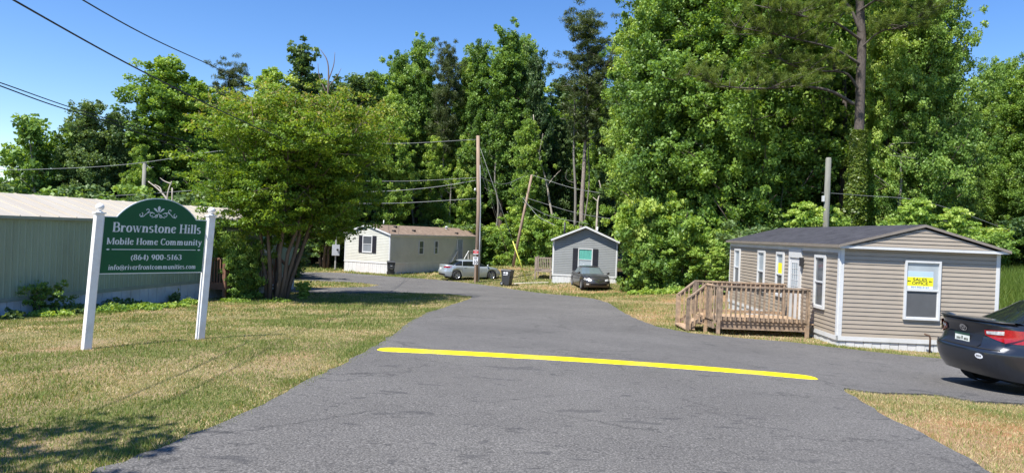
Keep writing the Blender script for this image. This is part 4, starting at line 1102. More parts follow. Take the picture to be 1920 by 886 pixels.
def sedan(name, label, loc, heading, paint, P, glass=AUTOGLASS, rim=ALLOY, detail=True, group=None, spoiler=True, z=None):
    L, Wd, Ht, WB = P['L'], P['W'], P['H'], P['WB']
    hw = Wd / 2; xr0, xf0 = -L / 2, L / 2
    wr, wf = P['wr'], P['wr'] + WB; r = P['r']; Ra = r + .045
    R = root(name, loc, heading, label, 'car', group)
    def zl(x):
        b = P.get('sill', .22) + max(0, (abs(x) - L / 2 + .5)) * .12
        for xw in (wr, wf):
            d = abs(x - xw)
            if d < Ra: b = max(b, r + math.sqrt(Ra * Ra - d * d))
        return b
    belt = spw(P['belt'])
    rearp, frontp = pw(P['rearp']), pw(P['frontp'])
    body = Shell(5.5, lambda v: xr0 + rearp(v), lambda v: xf0 - frontp(v), lambda v, x: hw * pw([(0, .955), (.15, .975), (.45, 1.0), (.75, .985), (.92, .955), (1, .90)])(v) * pw([(xr0, .93), (xr0 + .9, 1), (xf0 - 1.1, 1), (xf0, .90)])(x), zl, belt, lambda x: P.get('crown', .05), bow=P.get('bow', .10))
    base = [-math.cos(PI * i / 26) for i in range(27)]
    base = [math.copysign(abs(c) ** (.36), c) for c in base]
    xs = sorted(set([round(q, 5) for q in base + list(np.linspace(-.96, .96, 76)) + [-1, -.9999, -.999, -.996, -.99, -.98, .98, .99, .996, .999, .9999, 1]]))
    b = body.mesh(xs, 16); bo = b.build('body', paint, R); weld(bo)
    # greenhouse
    zb_ = min(belt(P['cab'][0] + .2), belt(0)) - .03
    cr0, cr1, cf1, cf0 = P['cab']          # rear base, rear roof, front roof, front base
    gh = Shell(P.get('cn', 4.5), lambda v: lerp(cr0, cr1, v ** .9), lambda v: lerp(cf0, cf1, v ** .92), lambda v, x: lerp(hw * .90, hw * .66, v) if v < .9 else lerp(hw * .684, hw * .60, (v - .9) / .1), lambda x: zb_, lambda x: P['roofz'] + pw([(cr1 - .2, -.05), (cr1 + .35, 0), (cf1 - .4, .0), (cf1 + .1, -.035)])(x), lambda x: .055, bow=.06)
    xs2 = sorted(set([round(q, 5) for q in base + list(np.linspace(-.95, .95, 24)) + [-1, 1, -.999, .999, .99, -.99]]))
    g = gh.mesh(xs2, 12); ro = g.build('roof', paint, R); weld(ro)
    # rear and front screens
    def scr(e, f0, f1, v0, v1):
        def fn(a, c):
            yn = lerp(-f0, f0, a); v = lerp(v0, v1, c); yy = lerp(f0, f1, c) / f0 * yn
            xn = e * (1 - min(.9999, abs(yy)) ** gh.n) ** (1 / gh.n); p = gh.pt(xn, v, 1 if yy >= 0 else -1, abs(yy))
            return (p[0] + e * .006, p[1], p[2] + .006)
        return fn
    zr = P['roofz']
    grid_patch(scr(-1, .93, .90, .10, .93), 14, 8, 'rear_window', glass, R)
    grid_patch(scr(1, .95, .92, .06, .93), 14, 8, 'windscreen', glass, R)
    # side windows: (x bottom rear, x bottom front, x top rear, x top front)
    for side in (-1, 1):
        for (a0, a1, b0, b1) in P['wins']:
            z0_, z1_ = belt((a0 + a1) / 2) + .02, zr - .075
            def fn(a, c, s_=side): return gh.side_pt(s_, lerp(lerp(a0, b0, c), lerp(a1, b1, c), a), lerp(z0_, z1_, c), .005)
            grid_patch(fn, 6, 5, 'side_window', glass, R)
        if detail:
            # door seams and handles
            for xs_ in P['seams']:
                def fn(a, c, s_=side): return body.side_pt(s_, xs_ + (a - .5) * .009, lerp(.30, belt(xs_) - .03, c), .0015)
                grid_patch(fn, 1, 10, 'door_seam', UNDER, R)
            for xh in P['handles']:
                q = MB(); c_ = body.side_pt(side, xh, belt(xh) - .10, .012); q.box(c_[0] - .09, c_[0] + .09, c_[1] - .012, c_[1] + .012, c_[2] - .012, c_[2] + .012); q.build('door_handle', paint, R)
            xm = cf0 - .28
            q = MB(); c_ = gh.side_pt(side, xm, belt(xm) + .09)
            q.lathe([(.001, -.085), (.05, -.075), (.075, -.03), (.08, .04), (.06, .085), (.001, .095)], (0, 0, 0), 'y', 12)
            q.v = [(p[0] * .7 + c_[0] - .05, p[1] * 1.1 + side * (hw + .03), p[2] * .85 + c_[2]) for p in q.v]; q.build('mirror', paint, R)
    # wheels
    for xw in (wr, wf):
        for side in (-1, 1):
            yc = side * (hw - .115)
            wh = root('wheel', (xw, yc, r)); wh.parent = R
            q = MB(); wd = .105; q.lathe([(r * .66, -wd), (r * .90, -wd), (r * .985, -wd * .7), (r, -wd * .3), (r, wd * .3), (r * .985, wd * .7), (r * .90, wd), (r * .66, wd)], (0, 0, 0), 'y', 32); q.build('tyre', BLACK, wh)
            q = MB(); o_ = side * wd * .55; q.lathe([(r * .67, side * wd * .9), (r * .62, side * wd * .8), (r * .60, o_ * .3), (r * .12, o_ * .3)], (0, 0, 0), 'y', 32)
            q.lathe([(r * .17, o_ * .5), (r * .15, side * wd * .8), (.001, side * wd * .82)], (0, 0, 0), 'y', 16)
            q2 = MB()
            for k in range(5):
                for off in (-.11, .11):
                    a = 2 * PI * k / 5 + off; c_, s__ = math.cos(a), math.sin(a)
                    q.beam((c_ * r * .12, side * wd * .72, s__ * r * .12), (math.cos(a + off * .9) * r * .64, side * wd * .72, math.sin(a + off * .9) * r * .64), .035, .03, up=(0, 1, 0))
            q.build('rim', rim, wh)
            q2.lathe([(r * .60, o_ * .28), (.001, o_ * .28)], (0, 0, 0), 'y', 24); q2.build('brake_disc', UNDER, wh)
    q = MB(); q.box(xr0 + .55, xf0 - .55, -hw * .66, hw * .66, .18, .48); q.build('underbody', UNDER, R)
    q = MB()
    for xw in (wr, wf):
        for side in (-1, 1):
            q.lathe([(Ra - .01, side * (hw - .30)), (Ra - .01, side * (hw - .03))], (xw, 0, r), 'y', 28); q.box(xw - Ra, xw + Ra, side * (hw - .31), side * (hw - .30), r * .5, r + Ra)
    q.build('wheel_arch_liner', UNDER, R)
    return R, body, gh
# dark blue-grey sedan, rear corner in view on the right
NAVY = mat('dark_blue_grey_car_paint', (0.018, 0.022, 0.032), .28, .3, var=.05, vscale=2, coat=.8)
Pc = dict(L=4.80, W=1.82, H=1.47, WB=2.775, wr=-1.34, r=.335, sill=.24, roofz=1.40, bow=.11, crown=.035,
          belt=[(-2.4, 1.055), (-2.25, 1.075), (-1.85, 1.06), (-1.4, 1.00), (.6, .96), (1.1, .96), (1.9, .86), (2.4, .68)],
          rearp=[(0, .16), (.12, .08), (.25, .03), (.42, .0), (.52, .015), (.56, .09), (.75, .13), (.92, .10), (1, .04)],
          frontp=[(0, .12), (.2, .02), (.5, .0), (.8, .06), (1, .16)],
          cab=(-1.98, -1.0, .35, 1.32), wins=[(-1.28, -.95, -.92, -.85), (-.90, .02, -.82, .0), (.10, 1.0, .07, .36)],
          seams=[-.93, .06, 1.08], handles=[-.75, .28])
CX, CY = 6.90 + 2.4, 10.85
CAM, body, gh = sedan('blue_grey_sedan', 'dark blue grey sedan parked beside the tan office, its rear toward the lane', (CX, CY, 0), rad(4), NAVY, Pc)
CAM.location.z = gz(CX - 1.5, CY) + .03
def rear_patch(b_, name, y0, y1, z0f, z1f, m, parent, cols=8, rows=4, d=.004, e=-1, label=None):
    def fn(a, c):
        y = lerp(y0, y1, a); return b_.end_pt(e, y, lerp(z0f(a), z1f(a), c), d)
    o = grid_patch(fn, cols, rows, name, m, parent)
    if label: o['label'] = label
    return o
for s in (-1, 1):
    # lamp cluster: on the rear face from inner edge to corner, then wrapping on to the side
    lamp = rear_patch(body, 'tail_light', s * .40, s * .84, lambda a: lerp(.885, .80, min(1, a * 1.6)), lambda a: lerp(.96, 1.0, a), RED, CAM, 14, 8, .014)
    def fn(a, c, s=s):
        x = lerp(-2.17, -1.86, a); return body.side_pt(s, x, lerp(lerp(.80, .93, a), lerp(1.0, .985, a), c), .012)
    grid_patch(fn, 8, 8, 'side_lens', RED, lamp)
    rear_patch(body, 'reverse_lens', s * .43, s * .68, lambda a: lerp(.905, .915, a), lambda a: lerp(.945, .975, a), CLEAR, lamp, 8, 3, .019)
    rear_patch(body, 'reverse_lens', s * .66, s * .71, lambda a: .825, lambda a: .915, CLEAR, lamp, 3, 3, .020)
# plate recess, plate, emblem, sticker, reflector
rear_patch(body, 'plate_recess', -.36, .36, lambda a: .70, lambda a: .875, mat('recess_dark_paint', (.012, .014, .02), .4), CAM, 6, 4, .003)
px0 = body.end_pt(-1, 0, .78)[0] - .012
def plate_box(y0, y1, z0, z1, d, m, name, par, label=None):
    q = MB(); q.box(px0 - d, px0 - d + .004, y0, y1, z0, z1); return q.build(name, m, par)
pl = plate_box(-.153, .153, .705, .857, .0, mat('plate_white', (.62, .65, .60), .45, var=.1, vscale=12), 'licence_plate', CAM)
plate_box(-.157, .157, .835, .862, .003, mat('plate_frame_green_black', (.02, .06, .04), .4), 'plate_frame', CAM)
plate_box(-.14, .14, .712, .728, .003, mat('plate_blue', (.04, .07, .2), .5), 'plate_band', CAM)
for k, (yy, w_, zz) in enumerate([(-.11, .022, .775), (-.08, .018, .778), (-.052, .02, .775), (.0, .026, .79), (.045, .02, .775), (.075, .018, .777), (.105, .02, .775)]):
    h_ = .016 if k != 3 else .022
    plate_box(yy - w_ / 2, yy + w_ / 2, zz - h_, zz + h_, .003, mat('plate_ink', (.06, .07, .06), .6), 'plate_mark', pl)
def ring(rx, rz_, cx, cz, w_, d, name, m):
    q = MB(); vs = []
    for i in range(24):
        a = 2 * PI * i / 24
        for k in (1 - w_, 1): 
            p = body.end_pt(-1, cx + rx * k * math.cos(a), cz + rz_ * k * math.sin(a), d); vs.append(p)
    q.add(vs, [(2 * i, 2 * i + 1, (2 * i + 3) % 48, (2 * i + 2) % 48) for i in range(24)]); return q
eb = MB()
for args in ((.075, .05, 0, .945, .16, .012), (.028, .046, 0, .945, .35, .014), (.062, .019, 0, .962, .3, .016)):
    q = ring(*args, None, None); eb.add(q.v, q.f)
eb.build('emblem', CHROME, CAM)
def disc(cx, cz, rx, rz_, d, m, name):
    q = MB(); c0 = body.end_pt(-1, cx, cz, d); vs = [c0] + [body.end_pt(-1, cx + rx * math.cos(2 * PI * i / 24), cz + rz_ * math.sin(2 * PI * i / 24), d) for i in range(24)]
    q.add(vs, [(0, i + 1, (i + 1) % 24 + 1) for i in range(24)]); return q.build(name, m, CAM)
stk = disc(-.42, .575, .062, .040, .004, mat('white_sticker', (.75, .76, .8), .4), 'oval_sticker'); stk['label'] = 'white oval sticker on the bumper'
for k in range(4):
    rear_patch(body, 'sticker_mark', -.455 + k * .02, -.442 + k * .02, lambda a: .563, lambda a: .587, INK, stk, 1, 1, .0055)
q = disc(.52, .66, .028, .02, .004, mat('reflector_dark', (.05, .05, .06), .3), 'tow_cover')
rear_patch(body, 'badge', -.62, -.56, lambda a: .845, lambda a: .86, CHROME, CAM, 2, 1, .006)
rear_patch(body, 'badge', .50, .60, lambda a: .80, lambda a: .815, CHROME, CAM, 2, 1, .006)
def fnsp(a, c):
    y = lerp(-.72, .72, a); p = body.end_pt(-1, y * .97, 1.06); prof = [(.14, 1.075), (.03, 1.108), (-.035, 1.113), (-.055, 1.100), (-.02, 1.078), (.04, 1.055)]
    t_ = c * (len(prof) - 1); i = min(int(t_), len(prof) - 2); f_ = t_ - i; x_ = lerp(prof[i][0], prof[i + 1][0], f_); z_ = lerp(prof[i][1], prof[i + 1][1], f_)
    return (p[0] + x_ + .03, y, z_ - .02 * abs(y) ** 3)
sp = grid_patch(fnsp, 24, 10, 'spoiler', mat('black_spoiler', (.012, .013, .016), .35, coat=.5), CAM)
rear_patch(body, 'boot_seam', -.66, .66, lambda a: .690, lambda a: .698, UNDER, CAM, 12, 1, .003)
tag(CAM)

# silver sedan behind the utility pole
SILVER = mat('silver_car_paint', (0.42, 0.46, 0.47), .3, .5, var=.03, coat=.6)
Ps = dict(L=4.63, W=1.78, H=1.435, WB=2.70, wr=-1.33, r=.325, sill=.20, roofz=1.375, bow=.12, crown=.035,
          belt=[(-2.32, .99), (-2.15, 1.02), (-1.8, 1.02), (-1.2, .97), (.6, .92), (1.1, .93), (1.9, .82), (2.32, .60)],
          rearp=[(0, .14), (.15, .04), (.4, .0), (.55, .05), (.85, .10), (1, .08)], frontp=[(0, .12), (.2, .02), (.45, .0), (.8, .10), (1, .25)],
          cab=(-2.0, -.95, .30, 1.32), wins=[(-1.45, -.95, -1.0, -.86), (-.90, -.02, -.82, -.04), (.05, 1.0, .02, .32)], seams=[-.93, .0, 1.05], handles=[-.72, .22])
hs = rad(27)
COR, body, gh = sedan('silver_sedan', 'silver compact sedan parked on the grass behind the utility pole', (-2.95, 50.0, gz(-2.95, 50.0) + .02), hs, SILVER, Ps)
for s in (-1, 1):
    lamp = rear_patch(body, 'tail_light', s * .42, s * .80, lambda a: lerp(.84, .82, a), lambda a: lerp(.90, .95, a), RED, COR, 10, 3, .006)
    def fn(a, c, s=s):
        x = lerp(-2.1, -1.82, a); return body.side_pt(s, x, lerp(lerp(.84, .90, a), lerp(.95, .93, a), c), .006)
    grid_patch(fn, 6, 3, 'side_lens', RED, lamp)
    rear_patch(body, 'headlight', s * .50, s * .82, lambda a: .60, lambda a: lerp(.66, .72, a), CLEAR, COR, 6, 2, .006, e=1)
rear_patch(body, 'licence_plate', -.15, .15, lambda a: .70, lambda a: .82, mat('plate_white', (.6, .6, .6)), COR, 4, 2, .006)
rear_patch(body, 'bumper_lower_panel', -.60, .60, lambda a: .30, lambda a: .42, mat('bumper_black', (.012, .012, .013), .6), COR, 12, 2, .004)
# charcoal sedan facing the camera by the grey home
CHAR = mat('charcoal_car_paint', (0.03, 0.031, 0.034), .4, .3, var=.1, coat=.5, dirt=(.14, .11, .08, .35), dscale=3)
Pq = dict(L=4.80, W=1.83, H=1.475, WB=2.73, wr=-1.33, r=.33, sill=.20, roofz=1.41, bow=.14, crown=.05,
          belt=[(-2.4, .98), (-2.15, 1.03), (-1.8, 1.03), (-1.2, .98), (.6, .95), (1.1, .96), (1.9, .88), (2.4, .70)],
          rearp=[(0, .12), (.3, .0), (.8, .08), (1, .1)], frontp=[(0, .12), (.2, .03), (.5, .0), (.8, .06), (1, .16)],
          cab=(-1.95, -.95, .32, 1.28), wins=[(-1.28, -.95, -.95, -.87), (-.90, .0, -.82, -.02), (.08, .98, .05, .34)], seams=[-.93, .04], handles=[-.72, .25])
SON, body, gh = sedan('charcoal_sedan', 'dusty charcoal sedan facing the lane before the grey home', (5.15, 45.0, gz(5.1, 43.6) + .0), rad(-90 + 7), CHAR, Pq, glass=mat('pale_car_glass', (.10, .13, .14), .05, spec=.9))
for s in (-1, 1):
    rear_patch(body, 'headlight', s * .42, s * .84, lambda a: lerp(.62, .66, a), lambda a: lerp(.72, .80, a), CLEAR, SON, 8, 3, .006, e=1)
    rear_patch(body, 'fog_lamp', s * .58, s * .72, lambda a: .38, lambda a: .44, CLEAR, SON, 4, 2, .006, e=1)
rear_patch(body, 'grille', -.36, .36, lambda a: .56 + .10 * abs(2 * a - 1), lambda a: .72, UNDER, SON, 8, 3, .006, e=1)
q = rear_patch(body, 'grille_trim', -.38, .38, lambda a: .535 + .12 * abs(2 * a - 1), lambda a: .56 + .12 * abs(2 * a - 1), CHROME, SON, 8, 1, .010, e=1)
rear_patch(body, 'emblem', -.06, .06, lambda a: .66, lambda a: .69, CHROME, SON, 2, 1, .012, e=1)
rear_patch(body, 'lower_intake', -.60, .60, lambda a: .34, lambda a: .47, UNDER, SON, 8, 2, .005, e=1)
q = MB(); c_ = body.end_pt(1, 0, .45); q.box(c_[0] - .02, c_[0] + .01, -.15, .15, .45, .52)

# ------------------------------------------------------------------ wheeled bins
BIN = mat('charcoal_bin_plastic', (.035, .038, .042), .5, var=.1)
def wheelie(x, y, rz_, label):
    R_ = root('wheelie_bin', (x, y, gz(x, y) + .01), rz_, label, 'trash bin', 'black wheeled trash bins at the roadside')
    q = MB(); v = []
    for zz, hx, y0, y1 in ((.06, .24, -.24, .22), (.95, .31, -.36, .30), (1.0, .325, -.38, .32)):
        v += [(-hx, y0, zz), (hx, y0, zz), (hx, y1, zz), (-hx, y1, zz)]
    q.add(v, [(3, 2, 1, 0)] + [(a + i, a + (i + 1) % 4, a + 4 + (i + 1) % 4, a + 4 + i) for a in (0, 4) for i in range(4)])
    q.box(-.20, .20, -.385, -.30, .52, .56)
    q.build('body', BIN, R_)
    q = MB(); v = [(-.34, -.42, 1.0), (.34, -.42, 1.0), (.34, .34, 1.02), (-.34, .34, 1.02), (-.31, -.38, 1.05), (.31, -.38, 1.05), (.30, .30, 1.09), (-.30, .30, 1.09)]; q.hexa(v); q.build('lid', BIN, R_)
    for s in (-1, 1):
        q = MB(); q.lathe([(.001, -.03), (.13, -.03), (.14, -.01), (.14, .03), (.06, .035), (.001, .04)], (s * .27, .24, .14), 'x', 18); w_ = q.build('wheel', BLACK, R_)
        q = MB(); q.lathe([(.07, s * .042), (.001, s * .05)], (s * .27, .24, .14), 'x', 14); q.build('hub', STEEL, w_)
    q = MB(); q.tube([(-.22, .36, .99), (.22, .36, .99)], .015, 8); q.build('handle', BIN, R_)
    return R_
b1 = wheelie(-9.25, 53.5, rad(12), 'black wheeled trash bin at the corner of the cream home')
q = MB()
for (a, b_, c_, d_) in ((-.10, .12, .80, .83), (-.05, .10, .68, .73), (-.05, .12, .46, .50)): q.add([(a, -.36 + (1 - c_) * .12, c_), (b_, -.36 + (1 - c_) * .12, c_), (b_, -.36 + (1 - d_) * .12, d_), (a, -.36 + (1 - d_) * .12, d_)], [(0, 1, 2, 3)])
q.v = [(p[0], p[1] - .012, p[2]) for p in q.v]; q.build('marking', mat('grey_bin_print', (.45, .46, .47), .6), b1)
b2 = wheelie(-.22, 45.6, rad(65), 'charcoal wheeled trash bin with a white mark, beside the silver sedan')
q = MB(); 
for (a, b_, zc, zd) in ((-.20, -.06, .78, .92), (-.02, .12, .80, .92), (-.18, .14, .70, .75)): q.add([(-.3 - .02, a, zc), (-.3 - .02, b_, zc), (-.31 - .02, b_, zd), (-.31 - .02, a, zd)], [(0, 1, 2, 3)])
q.build('marking', mat('white_bin_print', (.7, .72, .75), .6), b2)

# ------------------------------------------------------------------ poles, signs, wires
POLE = mat('wooden_pole', (.30, .215, .155), .85, var=.25, vscale=3, stretch=(6, 6, .5), bump=.5, bscale=20, dirt=(.12, .09, .07, .5), dscale=1)
GPOLE = mat('grey_weathered_pole', (.21, .21, .18), .9, var=.25, vscale=3, stretch=(6, 6, .5), bump=.6, bscale=15)
WIRE = mat('grey_cable', (.20, .21, .21), .5); BWIRE = mat('black_cable', (.01, .01, .012), .5)
up = root('utility_pole', (-2.35, 48.0, gz(-2.35, 48)), 0, 'tall brown wooden utility pole at the road bend with a grey conduit', 'utility pole')
q = MB(); hp = 8.20 - up.location.z; q.tube([(0, 0, -.3), (-.03, 0, hp * .5), (-.27, 0, hp)], [.16, .14, .115], 12); q.build('pole', POLE, up)
q = MB(); q.tube([(.16, -.06, 0), (.14, -.06, hp * .30), (.10, -.06, hp * .52), (-.05, -.05, hp * .8)], [.05, .05, .03, .02], 8); q.build('conduit', mat('grey_conduit', (.33, .36, .40), .5), up)
q = MB(); q.lathe([(.001, 0), (.06, .02), (.07, .12), (.04, .2), (.001, .22)], (-.32, -.14, hp * .62), 'z', 10); q.build('insulator', mat('white_ceramic', (.6, .6, .6), .4), up)
ss = root('speed_sign', (-2.42, 47.3, gz(-2.42, 47.3)), 0, 'white speed limit 10 sign under a small red sign on a brown post', 'road sign')
q = MB(); q.box(-.06, .06, -.04, .04, -.2, 1.75); q.build('post', POLE, ss)
q = MB(); q.box(-.17, .17, -.06, -.045, 1.27, 1.78); sgp = q.build('speed_panel', mat('white_sign_sheet', (.75, .76, .78), .4), ss)
q = MB(); q.box(-.04, .04, -.045, .04, 1.75, 2.4); q.build('post', POLE, ss)
q = MB(); q.box(-.17, .17, -.06, -.045, 1.96, 2.25); rp = q.build('red_panel', mat('red_sign_sheet', (.55, .02, .03), .4), ss)
q = MB(); q.box(-.165, .165, -.062, -.0605, 1.965, 2.02); q.box(-.165, .165, -.062, -.0605, 2.20, 2.245); q.box(-.09, .09, -.062, -.0605, 2.1, 2.13); q.build('marking', mat('white_sign_sheet2', (.7, .7, .7), .4), rp)
q = MB(); q.box(-.03, .03, -.055, -.045, 1.80, 1.93); q.build('bracket', STEEL, ss)
text_on('lettering', '10', .30, 0, 1.40, -.0625, sgp, INK, bold=.012)
text_on('lettering', 'SPEED', .085, 0, 1.71, -.0625, sgp, INK, bold=.003)
text_on('lettering', 'LIMIT', .085, 0, 1.61, -.0625, sgp, INK, bold=.003)
lx, ly = .15, 57.0
lpz = gz(lx, ly)
lp2 = root('leaning_pole', (lx, ly, lpz), 0, 'slanted brown wooden utility pole leaning to the right', 'utility pole')
LT = Vector((1.18 + .25, 57.0, 1.6 + 4.80)) - Vector((lx, ly, lpz))
q = MB(); q.tube([(-.05, 0, -.4), LT * .5, LT], [.125, .11, .09], 12); q.build('pole', POLE, lp2)
gp = root('grey_utility_pole', (-24.0, 45.0, gz(-24, 45)), 0, 'grey utility pole rising behind the green home', 'utility pole')
hg = 1.6 + 3.62 - gp.location.z; q = MB(); q.tube([(0, 0, -.3), (.0, 0, hg)], [.14, .11], 10); q.build('pole', GPOLE, gp)
q = MB(); q.tube([(.1, 0, hg - .1), (.35, 0, hg - .35), (.6, 0, hg - .25)], .02, 6); q.build('wire_loop', WIRE, gp)
sg = root('stub_utility_pole', (13.55, 30.0, gz(13.55, 30)), 0, 'thick pale grey pole stub standing behind the office roof', 'utility pole')
hh = 1.6 + 3.76 - sg.location.z; q = MB(); q.tube([(0, 0, -.3), (.0, 0, hh * .5), (0, 0, hh - .04), (0, 0, hh)], [.14, .125, .115, .09], 14); q.build('pole', GPOLE, sg)
q = MB(); q.box(-.22, -.14, -.1, .02, hh - 1.9, hh - 1.65); q.build('bracket', mat('white_ceramic', (.6, .6, .6)), sg)
def wire(pts, r_, label, m=WIRE, sag=None):
    pts = [Vector(p) for p in pts]
    if sag is not None:
        a, b = pts; pts = [a.lerp(b, i / 24) - Vector((0, 0, sag * 4 * (i / 24) * (1 - i / 24))) for i in range(25)]
    q = MB(); q.tube(pts, r_, 6)
    return tag(q.build('power_line', m), label, 'power line')
def at(px_, py_, D):
    """world point seen at a photo position at forward distance D (survey helper)"""
    u, v = (px_ - 960) / FPX, (443 - py_) / FPX; c_, s_ = math.cos(rad(2.2)), math.sin(rad(2.2)); pt_ = rad(-.31)
    x_, y_ = c_ * u - s_ * v, s_ * u + c_ * v; d = Vector((x_, math.cos(pt_) - y_ * math.sin(pt_), math.sin(pt_) + y_ * math.cos(pt_)))
    return d * (D / d.y) + Vector((0, 0, EYE))
def curve3(pts, k=14):
    """smooth curve through unevenly spaced points (chord-length Hermite)"""
    P_ = [Vector(p) for p in pts]; n = len(P_); h = [(P_[i + 1] - P_[i]).length for i in range(n - 1)]
    sl = [(P_[i + 1] - P_[i]) / h[i] for i in range(n - 1)]; m = [sl[0]]
    for i in range(1, n - 1): m.append((sl[i - 1] * h[i] + sl[i] * h[i - 1]) / (h[i] + h[i - 1]))
    m.append(sl[-1]); out = []
    for i in range(n - 1):
        for j in range(k):
            t_ = j / k; a, b, c_, d = 2 * t_ ** 3 - 3 * t_ ** 2 + 1, t_ ** 3 - 2 * t_ ** 2 + t_, -2 * t_ ** 3 + 3 * t_ ** 2, t_ ** 3 - t_ ** 2
            out.append(P_[i] * a + m[i] * b * h[i] + P_[i + 1] * c_ + m[i + 1] * d * h[i])
    return out + [P_[-1]]
PT = Vector((-2.62, 48.0, 7.95))
wire(curve3([(-5.55, -8, 3.9 + 1.6), at(25, 0, 8), at(190, 93, 10.2), at(400, 201, 15), (-14, 62, 8.3)]), .012, 'thick black twisted cable crossing the upper left sky toward the crepe myrtle', BWIRE)
wire(curve3([(-5.0, -8, 4.2 + 1.6), at(155, 0, 9), at(400, 125, 17), (-14, 62.5, 10.4)]), .010, 'thin dark wire across the upper left sky, the highest one', BWIRE)
wire(curve3([at(-160, 108, 20), at(0, 155, 30), at(144, 205, 37), at(360, 268, 46)]), .025, 'thin dark wire sloping over the far left trees, upper of two', BWIRE)
wire(curve3([at(-160, 110, 19), at(0, 161, 29.5), at(90, 194, 34), at(217, 234, 40), at(360, 285, 46)]), .028, 'thin dark wire sloping over the far left trees, lower of two', BWIRE)
GT = Vector((-24.0, 44.9, 1.6 + 3.62))
wire(curve3([at(-80, 318, 46), at(81, 317, 45.5), GT, at(403, 284, 46), at(650, 268, 47), at(745, 269, 47.6), PT]), .018, 'pale wire from the grey pole top through the trees to the brown utility pole top')
wire(curve3([at(-80, 372, 46), at(81, 372, 46), at(262, 364, 45.4), at(376, 356, 46), at(640, 340, 47), at(777, 339, 47.6), at(893, 333, 48)]), .018, 'pale wire low over the green home roof to the middle of the brown pole')
wire(curve3([at(600, 360, 50), at(729, 358, 48.6), at(819, 350, 48.2), at(893, 338, 48)]), .022, 'slack pale wire meeting the brown pole just under its middle wire')
wire(curve3([at(480, 360, 46), at(596, 378, 47), at(724, 381, 47.6), at(893, 372, 48)]), .022, 'lowest pale wire running left from the brown utility pole')
LTw = Vector((lx, ly, lpz)) + LT
wire(curve3([LTw, at(1077, 353, 56), at(1181, 368, 55), at(1330, 386, 54)]), .02, 'upper pale wire running right from the leaning pole top')
wire(curve3([at(984, 370, 57), at(1086, 400, 56), at(1181, 415, 55)]), .018, 'middle pale wire running right over the grey home roof')
wire(curve3([at(980, 378, 57), at(1019, 400, 56.5), at(1104, 420, 55)]), .015, 'lower pale wire running right from the leaning pole')
wire(curve3([at(980, 370, 57), at(1003, 399, 55.5), at(1020, 412, 53), at(1040, 422, 52)]), .02, 'drooping service cable from the leaning pole to the grey home')
wire(curve3([at(984, 330, 57), at(940, 345, 52), at(895, 330, 48)]), .022, 'short wire between the brown pole and the leaning pole')
wire(curve3([at(1541, 361, 30), at(1574, 363, 30), at(1625, 367, 30), at(1690, 371, 29.5), at(1920, 440, 29)]), .009, 'thin pale wire running right from the pole stub behind the office')
wire(curve3([at(1720, 400, 30), at(1850, 432, 29.5), at(1940, 442, 29)]), .008, 'thin pale wire in the trees above the right end of the office')
def guy(a, b, label, guard=None):
    r_ = root('guy_wire', a, 0, label, 'guy wire')
    a = Vector(a); b = Vector(b); q = MB(); q.tube([(0, 0, 0), b - a], .012, 6); q.build('cable', WIRE, r_)
    if guard:
        q = MB(); q.tube([(0, -.03, 0), (b - a) * guard + Vector((0, -.03, 0))], .035, 8); q.build('guard', mat('yellow_guard', (.62, .62, .10), .5), r_)
g1 = Vector((1.16, 48.4, gz(1.16, 48.4)))
guy(g1, PT - Vector((0, 0, .1)), 'guy wire with a yellow guard anchored right of the trash bin', .29)
guy(Vector(at(955, 490, 56)), PT - Vector((0, 0, .6)), 'grey guy wire from the brown pole to the foot of the leaning pole')
guy(Vector(at(952, 478, 60)), PT - Vector((0, 0, 1.4)), 'slim grey guy wire ending in the bushes left of the leaning pole')
# pale path edge behind the bin
q = MB(); ptl = [(.3, 46.9), (1.2, 47.3), (2.6, 47.5)]
for i in range(2):
    a, b_ = ptl[i], ptl[i + 1]; q.beam((a[0], a[1], gz(*a) + .03), (b_[0], b_[1], gz(*b_) + .03), .35, .05)
tag(q.build('pale_kerb', mat('pale_concrete', (.5, .46, .38), .9)), kind='structure')

# ------------------------------------------------------------------ foliage
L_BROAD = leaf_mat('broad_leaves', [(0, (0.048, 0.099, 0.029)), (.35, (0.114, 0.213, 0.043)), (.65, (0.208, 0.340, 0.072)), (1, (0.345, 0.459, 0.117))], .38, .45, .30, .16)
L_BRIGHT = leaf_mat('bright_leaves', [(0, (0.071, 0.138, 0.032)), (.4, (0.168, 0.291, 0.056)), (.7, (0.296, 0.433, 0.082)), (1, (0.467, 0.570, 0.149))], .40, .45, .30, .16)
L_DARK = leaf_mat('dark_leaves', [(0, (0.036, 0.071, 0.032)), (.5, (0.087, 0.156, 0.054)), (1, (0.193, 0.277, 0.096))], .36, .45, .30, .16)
L_MYRTLE = leaf_mat('myrtle_leaves', [(0, (0.044, 0.088, 0.023)), (.35, (0.102, 0.197, 0.025)), (.65, (0.185, 0.289, 0.029)), (.88, (0.279, 0.366, 0.040)), (1, (0.356, 0.282, 0.118))], .42, .45, .25, .02)
L_PINE = leaf_mat('pine_needles', [(0, (0.030, 0.050, 0.014)), (.5, (0.095, 0.14, 0.028)), (.85, (0.18, 0.25, 0.045)), (1, (0.24, 0.28, 0.06))], .35, .5, .25, .06)
L_PINE2 = leaf_mat('dark_pine_needles', [(0, (0.024, 0.042, 0.014)), (.5, (0.060, 0.090, 0.026)), (1, (0.120, 0.156, 0.048))], .25, .5, .3, .06)
L_IVY = leaf_mat('ivy_leaves', [(0, (0.04, 0.08, 0.01)), (.5, (0.10, 0.16, 0.02)), (1, (0.20, 0.25, 0.045))], .3, .4, .4, 0)
BARK = mat('grey_brown_bark', (.115, .09, .07), .95, var=.35, vscale=4, stretch=(5, 5, .8), bump=.8, bscale=14)
